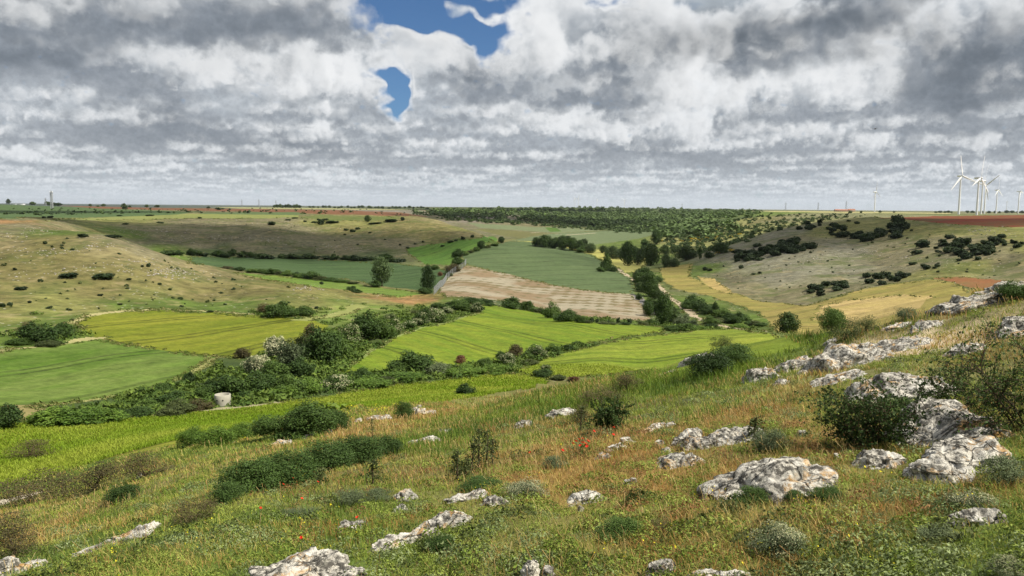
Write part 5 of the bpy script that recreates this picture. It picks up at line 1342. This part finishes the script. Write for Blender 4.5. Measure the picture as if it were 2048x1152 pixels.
# upright dark spikes (mulleins) and poppies
def spike(label, u, v, hpx, seed):
    p = at(u, v, 2); r = p[3]; H_ = hpx * r / FPX; rg = np.random.RandomState(seed)
    e = bpy.data.objects.new('mullein', None); COL.objects.link(e); e.location = tuple(p[:3]); tag(e, label, 'plant', 'dark upright stalks in the near grass')
    top = np.array([rg.normal() * .06 * H_, rg.normal() * .04 * H_, H_]); pts = [np.zeros(3), top * .5 + rg.normal(size=3) * .01 * H_, top]
    V, F = tube(pts, [.010, .008, .003], 5); link('stalk', mesh_from('stalk', V, F, BARK), e)
    n_ = 260; t = rg.rand(n_) ** .8; P = top * t[:, None] + rg.normal(size=(n_, 3)) * (.018 + .04 * (1 - t))[:, None] * np.array([1, 1, .4]); N = rg.normal(size=(n_, 3)); N /= np.linalg.norm(N, axis=1, keepdims=True)
    V = leaves_at(P, N, .014, rg, .4); link('leaves', mesh_from('leaves', V, quads(len(V)), ML['olive'], smooth=False), e)
for i, (u, v, h_) in enumerate([(942, 945, 70), (958, 938, 84), (972, 935, 78), (915, 962, 62), (930, 960, 46), (985, 930, 52), (746, 968, 50), (1507, 880, 44), (640, 975, 40), (1200, 850, 60), (1236, 852, 66), (1160, 862, 50), (745, 880, 44)]):
    spike(('tallest ', 'slender ', 'thick ', 'bent ', 'short ', 'last ', 'lone ', 'thin ', 'small ', 'leaning ', 'high ', 'low ', 'solitary ')[i] + 'dark upright weed stalk ' +
          ('leftmost pair of the clump in the middle grass', 'at the heart of the clump in the middle grass', 'right of the clump heart in the middle grass', 'below and left of the clump in the middle grass', 'at the foot of the clump in the middle grass', 'at the right of the clump in the middle grass',
           'beside the near dark thicket', 'by the broken white slab', 'under the near dark thicket', 'left of the thorny twigs above the poppies', 'right of the thorny twigs above the poppies', 'just above the poppy clump', 'above the near dark thicket')[i], u, v, h_, i + 3)
POPM = mat_leaf('poppy_petals', (.62, .018, .008), (.80, .05, .02), transl=.35, vary=.3)
STEM = mat_bark('green_stem', (.09, .14, .04))
def poppy_meshes():
    out = []
    for s in range(3):
        rg = np.random.RandomState(s + 90); Vs = []
        for k in range(5):
            a = k * 1.257 + rg.uniform(-.2, .2); d = np.array([math.cos(a), math.sin(a), 0]); b = np.array([-math.sin(a), math.cos(a), 0])
            Vs += [np.zeros(3), d * .5 - b * .55 + [0, 0, .35], d * 1.0 + [0, 0, .55 + rg.uniform(-.1, .2)], d * .5 + b * .55 + [0, 0, .35]]
        out.append(mesh_from('petals', np.array(Vs), quads(20), POPM, smooth=False))
    return out
_pm = poppy_meshes(); _sv, _sf = tube([(0, 0, 0), (.02, .01, .5), (0, 0, 1)], [.02, .016, .012], 5); _sm = mesh_from('stem', _sv, _sf, STEM)
def poppy(u, v, label, size=.034):
    p = at(u, v + 14, 2); h_ = 14 * p[3] / FPX + .05
    e = bpy.data.objects.new('poppy', None); COL.objects.link(e); e.location = (p[0], p[1], p[2]); tag(e, label, 'flower', 'red poppies of the near slope')
    q = bpy.data.objects.new('petals', _pm[int(u) % 3]); COL.objects.link(q); q.parent = e; q.location = (0, 0, h_); q.scale = (size,) * 3; q.rotation_euler = (.5, .2, u)
    st = bpy.data.objects.new('stem', _sm); COL.objects.link(st); st.parent = e; st.scale = (.12, .12, h_)
PC = 'red poppy in the tight clump right of the brambly stems'
for u, v in ((1152, 893), (1164, 887), (1165, 896), (1176, 893), (1174, 904), (1146, 898), (1161, 902), (1158, 889), (1170, 898)): poppy(u, v, PC, .018)
for (u, v), t in zip(((1125, 912), (1188, 872), (1227, 864), (1226, 880), (1060, 916), (508, 951), (567, 980), (587, 967), (604, 1010), (636, 975), (715, 1050), (603, 1092), (297, 946), (522, 1030)),
        ('lone red poppy left of the poppy clump', 'lone red poppy just above the poppy clump', 'upper red poppy on the bare patch right of the clump', 'lower red poppy on the bare patch right of the clump', 'red poppy in the dry grass between the stalks and the clump', 'red poppy at the lower edge of the dark thicket', 'red poppy under the middle of the dark thicket',
         'red poppy right under the dark thicket beside another', 'orange-red poppy in the grass above the silvery bush', 'red poppy left of the silvery lavender bush', 'red poppy beside the grey rock', 'red poppy on the face of the big rough boulder', 'red poppy by the little upright stone', 'faded red poppy in grass below the thicket')):
    poppy(u, v, t, .017 if u > 1000 else .012)

rubble('hillside_rubble', 'pale limestone rubble scattered over the near hillside on the left', 0, [("10,520 60,500 100,508", 30), ("80,505 140,505 160,500", 60), ("170,492 215,490", 40), ("310,548 350,540 375,548", 90), ("300,540 360,550", 50), ("10,480 60,462 85,460", 60), ("30,555 200,530 400,560", 90), ("590,578 640,575", 50), ("250,525 300,520", 30)], (.07, .24), 5, 90)
rubble('far_rubble', 'pale stones strewn across the far brown hill', 0, [("240,460 360,462", 90), ("340,480 460,475 600,485", 160), ("420,445 600,447", 70), ("640,490 740,500", 90), ("560,462 660,465", 60)], (.12, .34), 6, 280)
rubble('slope_rubble', 'pale stones strewn across the grey hillside on the right', 0, [("1560,540 1700,500 1850,520", 120), ("1900,455 1990,462", 60), ("1430,530 1560,510", 60), ("1620,515 1640,512", 30), ("1940,465 2040,470", 50)], (.1, .3), 7, 180)

# weeds and ragged grass along the margins of the fields and tracks
def margins():
    rg = np.random.RandomState(77); x, y, r = scatter(420000, 62, 620, rg, 1.0); g0 = gid(x, y); st = .35 + r * .0022
    k = (gid(x + st, y) != g0) | (gid(x, y + 2.2 * st) != g0) | (gid(x, y - 2.2 * st) != g0); k &= (rg.rand(len(x)) < .40) & (fbm(x, y, 7, 2, seed=78) > -.25); x, y, r = x[k], y[k], r[k]; z = height(x, y)
    protos = [dome(14, rg, .42, .8) for _ in range(6)]; Vs, Cs = [], []
    for i in range(len(x)):
        s = rg.uniform(.09, .26) * (1 + r[i] / 260); V = protos[i % 6] * np.array([s, s, s * rg.uniform(.6, 1.2)]) + np.array([x[i], y[i], z[i] - .08]); Vs.append(V)
        f = rg.rand(); c = A_([.07, .115, .02]) * (1 - f) + A_([.17, .175, .05]) * f
        if rg.rand() < .12: c = A_([.24, .22, .09])
        Cs.append(np.tile(c, (len(V), 1)))
    print('margin tufts', len(x)); V = np.concatenate(Vs); me = mesh_from('margin_weeds', V, quads(len(V)), HERBM, smooth=False)
    a = me.attributes.new('col', 'FLOAT_COLOR', 'POINT'); a.data.foreach_set('color', np.concatenate([np.concatenate(Cs), np.ones((len(V), 1))], 1).astype('f').ravel())
    tag(link('margin_weeds', me), 'ragged weeds and grass along the margins of the fields and tracks', 'weeds', kind='stuff')
margins()
# ------------------------------------------------------------ turbines, mast, pylons, buildings, well ring, fence
def plain(nm, c, rough=.6, spec=.3, vary=.12, sc=3.0):
    m, w = material(nm); g = w.new('ShaderNodeTexCoord')
    n = w.noise(g.outputs['Object'], sc, 5, .65); return finish(w, m, w.scalec(c, (n - .5) * 2 * vary + 1.0), rough, None, spec)
WHITE = plain('white_paint', (.80, .81, .82), .45, .4, .04); GALV = plain('galvanised_steel', (.32, .34, .36), .5, .5); RUSTY = plain('rusty_steel', (.25, .12, .08))
def lathe(prof, n=20):
    V, F = [], []
    for r_, z_ in prof:
        for k in range(n): V.append((math.cos(6.28318 * k / n) * r_, math.sin(6.28318 * k / n) * r_, z_))
    for i in range(len(prof) - 1):
        for k in range(n): F.append((i * n + k, i * n + (k + 1) % n, (i + 1) * n + (k + 1) % n, (i + 1) * n + k))
    return np.array(V), np.array(F)
def boxm(x0, x1, y0, y1, z0, z1):
    V = np.array([(x, y, z) for z in (z0, z1) for x, y in ((x0, y0), (x1, y0), (x1, y1), (x0, y1))], float)
    return V, np.array([(0, 3, 2, 1), (4, 5, 6, 7), (0, 1, 5, 4), (1, 2, 6, 5), (2, 3, 7, 6), (3, 0, 4, 7)])
def turbine_meshes():
    V, F = lathe([(2.1, -1), (2.0, 2), (1.7, 30), (1.35, 60), (1.1, 78.4)], 24); tw = mesh_from('tower', V, F, WHITE)
    # nacelle: rounded box, nose to -Y
    secs = [(-3.2, 1.3, 1.4), (-2.2, 1.7, 1.8), (3, 1.8, 1.9), (6.5, 1.5, 1.6), (7.6, .9, 1.0)]; V, F = [], []
    for y_, a, b in secs:
        for k in range(12):
            t = 6.28318 * k / 12; c, s = math.cos(t), math.sin(t); V.append((math.copysign(abs(c) ** .5, c) * a, y_, 80 + math.copysign(abs(s) ** .5, s) * b))
    for i in range(4):
        for k in range(12): F.append((i * 12 + k, (i + 1) * 12 + k, (i + 1) * 12 + (k + 1) % 12, i * 12 + (k + 1) % 12))
    na = mesh_from('nacelle', np.array(V), np.array(F), WHITE)
    V, F = lathe([(.02, -2.6), (.9, -2.2), (1.35, -1.2), (1.5, 0), (1.3, .5), (.1, .5)], 18); V = V[:, [0, 2, 1]] * np.array([1, 1, 1]); hub = mesh_from('hub', V, F, WHITE)
    V, F = [], []; N_ = 14
    for i in range(N_):
        t = i / (N_ - 1); z_ = 1.0 + t * 36; ch = (1.4 + 2.6 * math.sin(min(1, t * 4) * 1.57) * (1 - t) ** .75) if t > .02 else 1.1; ch = max(ch * (1 - t * .25), .22); th_ = max(.9 * (1 - t) ** 2.2, .05); tw_ = (1 - t) * .35
        for k in range(10):
            a = 6.28318 * k / 10; x = math.cos(a) * ch * .5 + ch * .12; y = math.sin(a) * th_ * .5
            V.append((x * math.cos(tw_) - y * math.sin(tw_), x * math.sin(tw_) + y * math.cos(tw_) - t * t * 1.2, z_))
    for i in range(N_ - 1):
        for k in range(10): F.append((i * 10 + k, i * 10 + (k + 1) % 10, (i + 1) * 10 + (k + 1) % 10, (i + 1) * 10 + k))
    return tw, na, hub, mesh_from('blade', np.array(V), np.array(F), WHITE)
TM = turbine_meshes()
def base_far(u, v, r):
    """a point at a chosen distance seen in column u, standing on the ground there"""
    th, _ = px_dir(u, v); x, y = math.sin(float(th)) * r, math.cos(float(th)) * r
    return x, y, height(x, y)[0]
def turbine(u, hub_v, base_v, yaw, phase, label, group, r=None):
    th, s1 = px_dir(u, hub_v); r = r or 80 / ((base_v - hub_v) / FPX)
    x, y = math.sin(float(th)) * r, math.cos(float(th)) * r; zh = float(s1) * r; zb = zh - 80
    e = bpy.data.objects.new('wind_turbine', None); COL.objects.link(e); e.location = (x, y, zb); e.rotation_euler = (0, 0, yaw); tag(e, label, 'wind turbine', group)
    if height(x, y)[0] < zb: # the far ground is a little lower: set the tower deeper
        pass
    for nm, me in zip(('tower', 'nacelle'), TM[:2]):
        o = bpy.data.objects.new(nm, me); COL.objects.link(o); o.parent = e
        if nm == 'tower': o.scale = (1, 1, 1)
    h_ = bpy.data.objects.new('hub', TM[2]); COL.objects.link(h_); h_.parent = e; h_.location = (0, -3.4, 80)
    for k in range(3):
        b = bpy.data.objects.new('blade', TM[3]); COL.objects.link(b); b.parent = e; b.location = (0, -3.6, 80); b.rotation_euler = (0, phase + k * 2.0944, 0)
    return e
GT = 'wind turbines on the right plateau'; GF = 'wind turbines on the far horizon'
turbine(1922, 352, 429, R(20), R(-14), 'white wind turbine furthest left of the near row, one blade straight up to the left', GT)
turbine(1958, 356, 430, R(38), R(8), 'white wind turbine with the thickest tower, beside the leftmost one', GT, r=1560)
turbine(1966, 362, 427, R(50), R(30), 'half hidden wind turbine standing just behind the thickest tower', GT, r=1900)
turbine(1972, 371, 427, R(-35), R(48), 'wind turbine with two raised blades right of the thickest tower', GT)
turbine(1995, 380, 426, R(40), R(0), 'wind turbine with one blade straight up, fourth tower from the left', GT)
turbine(2039, 383, 427, R(50), R(-25), 'wind turbine nearly cut off by the right edge', GT)
turbine(2014, 404, 424, R(60), R(10), 'smallest dark-looking wind turbine near the right edge', GT)
turbine(1751, 384, 421, R(88), R(0), 'wind turbine seen edge-on, alone left of the near row', GT, r=3000)
turbine(1150, 398, 414, R(10), R(-25), 'faint turbine pair on the horizon above the wood, left one', GF)
turbine(1157, 396, 414, R(-20), R(20), 'faint turbine pair on the horizon above the wood, right one', GF)
turbine(1194, 399, 415, R(80), R(5), 'faint turbine right of the pair, with upright blades', GF)
turbine(1249, 400, 416, R(10), R(55), 'faint distant turbine in the middle of the horizon', GF)
turbine(1297, 404, 417, R(-40), R(30), 'faint small turbine furthest right above the wood', GF)
def lattice(name, label, u, r, H_, wb, wt, arms, group, mat=GALV, thick=.12, cat='mast'):
    x, y, z = base_far(u, 420, r); parts = []; n_ = max(4, int(H_ / 3.5))
    def wd(t): return wb * (1 - t) + wt * t
    cs = [(-.5, -.5), (.5, -.5), (.5, .5), (-.5, .5)]
    e = bpy.data.objects.new(name, None); COL.objects.link(e); e.location = (x, y, z); tag(e, label, cat, group)
    for c in cs: parts.append(tube([(c[0] * wb, c[1] * wb, 0), (c[0] * wt, c[1] * wt, H_)], [thick, thick * .8], 4))
    for i in range(n_):
        a, b = i / n_, (i + 1) / n_
        for k in range(4):
            c, d = cs[k], cs[(k + 1) % 4]; p0 = (c[0] * wd(a), c[1] * wd(a), H_ * a); p1 = (d[0] * wd(b), d[1] * wd(b), H_ * b)
            parts.append(tube([p0, p1], [thick * .5] * 2, 3)); parts.append(tube([(c[0] * wd(b), c[1] * wd(b), H_ * b), p1], [thick * .5] * 2, 3))
    V, F = merge(parts) if all(p[1].shape[1] == 4 for p in parts) else (None, None); link('lattice', mesh_from('lattice', V, F, mat), e)
    return e
e = lattice('telecom_mast', 'grey lattice telecom mast with antennas on the left horizon', 104, 1500, 28, 3.0, 2.2, 0, None, thick=.42)
for i, (zz, a) in enumerate(((26.5, 0), (26.5, 2.1), (26.5, 4.2), (22, 1), (22, 3.1))):
    V, F = boxm(-.35, .35, -.2, .2, -1.6, 1.6); o = link('antenna', mesh_from('antenna', V, F, WHITE), e, (math.cos(a) * 2.0, math.sin(a) * 2.0, zz))
V, F = tube([(0, 0, 28), (0, 0, 31)], [.12, .06], 5); link('rod', mesh_from('rod', V, F, GALV), e)
V, F = merge([lathe([(.05, 25.2), (2.6, 25.2), (2.6, 25.5), (.05, 25.5)], 12)]); link('platform', mesh_from('platform', V, F, GALV), e)
def pylon(u, r, H_, label):
    e = lattice('power_pylon', label, u, r, H_, H_ * .16, H_ * .03, 0, 'pylons along the horizon', thick=.3, cat='pylon'); P_ = []
    for f in (.72, .86): P_ += [tube([(-H_ * .17, 0, H_ * f), (0, 0, H_ * (f + .04)), (H_ * .17, 0, H_ * f)], [.25] * 3, 4)]
    V, F = merge(P_); link('crossarms', mesh_from('crossarms', V, F, GALV), e)
for u, r, h_, t in ((92, 2400, 20, 'thin pole-like pylon left of the telecom mast'), (484, 3400, 30, 'first faint pylon left of the horizon grove'), (518, 3400, 32, 'second faint pylon left of the horizon grove'), (552, 3600, 30, 'faint pylon rising behind the horizon grove'),
        (1364, 4000, 28, 'tiny pylon at the right end of the wood'), (1571, 3400, 34, 'faint pylon left of the red-roofed farm'), (1636, 3400, 34, 'faint pylon just left of the red-roofed farm'), (1692, 3300, 40, 'tall pylon behind the red-roofed farm')): pylon(u, r, h_, t)
# farm on the right horizon
def farm():
    x, y, z = base_far(1690, 419, 2900); e = bpy.data.objects.new('farmhouse', None); COL.objects.link(e); e.location = (x, y, z); tag(e, 'low farm buildings with reddish walls and roof on the right horizon', 'farm')
    wl = plain('plaster', (.45, .33, .26)); rf = plain('roof_tiles', (.36, .15, .09)); dk = plain('dark_opening', (.05, .05, .06))
    for x0, x1, hh in ((-34, 8, 5), (10, 32, 6.5)):
        V, F = boxm(x0, x1, -6, 6, 0, hh); link('wall', mesh_from('wall', V, F, wl, smooth=False), e)
        V = np.array([(x0 - .5, -6.6, hh), (x1 + .5, -6.6, hh), (x1 + .5, 6.6, hh), (x0 - .5, 6.6, hh), (x0 - .5, 0, hh + 3), (x1 + .5, 0, hh + 3)], float)
        F = np.array([(0, 1, 5, 4), (2, 3, 4, 5), (0, 4, 4, 3), (1, 2, 5, 5)]); V2 = V[F[:2]].reshape(-1, 3); V2 = np.concatenate([V2, V[[0, 4, 3]], V[[3]] * .5 + V[[0]] * .5, V[[1, 2, 5]], V[[5]]]); me = mesh_from('roof', V2[:8], quads(8), rf, smooth=False); link('roof', me, e)
        for k in range(int((x1 - x0) / 7)):
            V, F = boxm(x0 + 3 + k * 7, x0 + 5 + k * 7, -6.05, -5.9, 1.2, 3.2); link('window', mesh_from('window', V, F, dk, smooth=False), e)
farm()
def shed(u, r, label):
    x, y, z = base_far(u, 406, r); e = bpy.data.objects.new('shed', None); COL.objects.link(e); e.location = (x, y, z); tag(e, label, 'shed', 'sheds on the left horizon')
    V, F = boxm(-9, 9, -5, 5, 0, 4); link('wall', mesh_from('wall', V, F, WHITE, smooth=False), e)
    V, F = boxm(-9.5, 9.5, -5.5, 5.5, 4.01, 4.6); link('roof', mesh_from('roof', V, F, GALV, smooth=False), e)
shed(42, 2600, 'long pale shed on the far left horizon'); shed(30, 2700, 'second pale shed at the far left edge of the horizon')
# the concrete well ring
def well():
    p = at(440, 813, 30); s_ = 30 * p[3] / FPX / 2
    cm = plain('concrete', (.37, .355, .30), .9, .15, .3, 2.5); dm = plain('dark_opening_well', (.03, .03, .02)); hh = 21 * p[3] / FPX
    e = bpy.data.objects.new('well_ring', None); COL.objects.link(e); e.location = (p[0], p[1] + s_, p[2] - .05); tag(e, 'pale concrete well ring standing at the edge of the hedge', 'well')
    V, F = lathe([(s_, 0), (s_ * 1.01, hh * .5), (s_, hh), (s_ * .97, hh + .02), (s_ * .86, hh + .02), (s_ * .84, hh), (s_ * .84, .05), (.01, .05)], 40); link('ring', mesh_from('ring', V, F, cm), e)
    for a in (-1.95, -1.2):
        V, F = lathe([(.001, 0), (.06, 0), (.06, .03), (.001, .03)], 10); V = V[:, [0, 2, 1]]; o = link('hole', mesh_from('hole', V, F, dm), e, (math.cos(a) * s_ * 1.0, math.sin(a) * s_ * 1.0 - .02, hh * .6)); o.rotation_euler = (0, 0, a + 1.57)
well()
# wire fence round the top of the vineyard: posts and mesh panels
def fence():
    pts = cast0(S("868,588 880,575 893,560 905,549 918,541 930,533 933,527")); e = bpy.data.objects.new('wire_fence', None); COL.objects.link(e); o0 = pts[0]; e.location = (o0[0], o0[1], o0[2]); tag(e, 'grey wire mesh fence with slender posts along the corner of the vineyard', 'fence')
    P_ = []
    for a, b in zip(pts[:-1], pts[1:]):
        d = np.hypot(*(b[:2] - a[:2])); m = max(1, int(d / 4.5))
        for i in range(m): q = a[:2] + (b[:2] - a[:2]) * i / m; P_.append((q[0], q[1], height(q[0], q[1])[0]))
    parts = []
    for i, q in enumerate(P_[:60]):
        V, F = tube([(0, 0, -.1), (0, 0, 2.3)], [.07, .06], 5); link('post', mesh_from('post', V, F, GALV), e, tuple(np.array(q) - o0[:3]))
    for q, s in zip(P_[:-1], P_[1:]):
        q = np.array(q) - o0[:3]; s = np.array(s) - o0[:3]
        for zz in np.linspace(.1, 2.2, 9): parts.append(tube([q + [0, 0, zz], s + [0, 0, zz]], [.012, .012], 3))
        for t in np.linspace(0, 1, 13)[:-1]: c = q * (1 - t) + s * t; parts.append(tube([c + [0, 0, .1], c + [0, 0, 2.2]], [.010, .010], 3))
    V, F = merge(parts); link('wire_mesh', mesh_from('wire_mesh', V, F, GALV), e)
fence()
# a bird in flight, small against the clouds
def bird():
    th, s1 = px_dir(1750, 258); r = 170; x, y, z = math.sin(float(th)) * r, math.cos(float(th)) * r, float(s1) * r
    V, F = tube([(-.28, 0, 0), (-.18, 0, .01), (0, 0, .03), (.2, 0, .04), (.32, 0, .03)], [.01, .06, .10, .07, .01], 8)
    Wv = np.array([(-.1, .05, .05), (.12, .05, .05), (.05, .45, .18), (-.08, .42, .18), (-.08, .42, .18), (.05, .45, .18), (-.06, .85, .05), (-.10, .80, .05)]); W2 = Wv * [1, -1, 1]
    V2, F2 = merge([(V, F), (Wv, quads(8)), (W2, quads(8))]); o = link('bird', mesh_from('bird', V2, F2, plain('dark_plumage', (.04, .035, .03))), None, (x, y, z)); o.rotation_euler = (0, 0, .4); tag(o, 'small dark bird gliding below the right-hand clouds', 'bird')
bird()

# ------------------------------------------------------------ the air over the valley
V, F = boxm(-31500, 31500, -31500, 31500, float(Z.min()) - 1.0, 120.0)
hzm = bpy.data.materials.new('air'); hzm.use_nodes = True; wz = NT(hzm.node_tree)
pv = wz.new('ShaderNodeVolumePrincipled'); pv.inputs['Color'].default_value = (.80, .88, 1.0, 1); pv.inputs['Density'].default_value = HAZE; pv.inputs['Anisotropy'].default_value = .2
wo = wz.new('ShaderNodeOutputMaterial'); wz.nt.links.new(pv.outputs[0], wo.inputs['Volume'])
hz_o = link('haze', mesh_from('haze', V, F, hzm, smooth=False)); tag(hz_o, 'thin bluish air over the far plateau', 'haze', kind='stuff')

# ------------------------------------------------------------ unseen clouds added overhead to throw shade on the far hills and wood
def mat_shade_cloud():
    m, w = material('shade_cloud_vapour'); tc = w.new('ShaderNodeTexCoord'); P = tc.outputs['Object']; x, y, z = w.sep(P)
    rho = (x * x + y * y)._m('SQRT') + (w.noise(P, 1.7, 5, .6) - .5) * .8
    a = rho.ss(1.0, .45, 0.0, .62)
    d = w.new('ShaderNodeBsdfTranslucent'); d.inputs[0].default_value = (.85, .87, .9, 1); t = w.new('ShaderNodeBsdfTransparent')
    mx = w.new('ShaderNodeMixShader'); w.put(mx.inputs[0], a); w.nt.links.new(t.outputs[0], mx.inputs[1]); w.nt.links.new(d.outputs[0], mx.inputs[2])
    o = w.new('ShaderNodeOutputMaterial'); w.nt.links.new(mx.outputs[0], o.inputs[0]); return m
CLM = mat_shade_cloud()
for i, (tx, ty, ra, rb, ang) in enumerate([(215, 430, 190, 95, .3), (-150, 445, 210, 75, -.05), (-620, 860, 420, 170, .1), (60, 1250, 300, 150, .2), (-60, 2300, 700, 300, 0)]):
    P = ICO4.copy(); P = P * (1 + n3(P, .7, 3, i * 3.1)[:, None] * .25); P[:, 2] = np.where(P[:, 2] < 0, P[:, 2] * .25, P[:, 2])
    hgt = 700.0 if ty < 1500 else 1100.0; k_ = hgt / math.tan(SUN_EL); o = link('shade_cloud', mesh_from('shade_cloud', P, ICOF4, CLM), None, (tx + k_ * math.sin(SUN_AZ), ty + k_ * math.cos(SUN_AZ), hgt))
    o.scale = (ra, rb, 60); o.rotation_euler = (0, 0, ang); o['kind'] = 'structure'
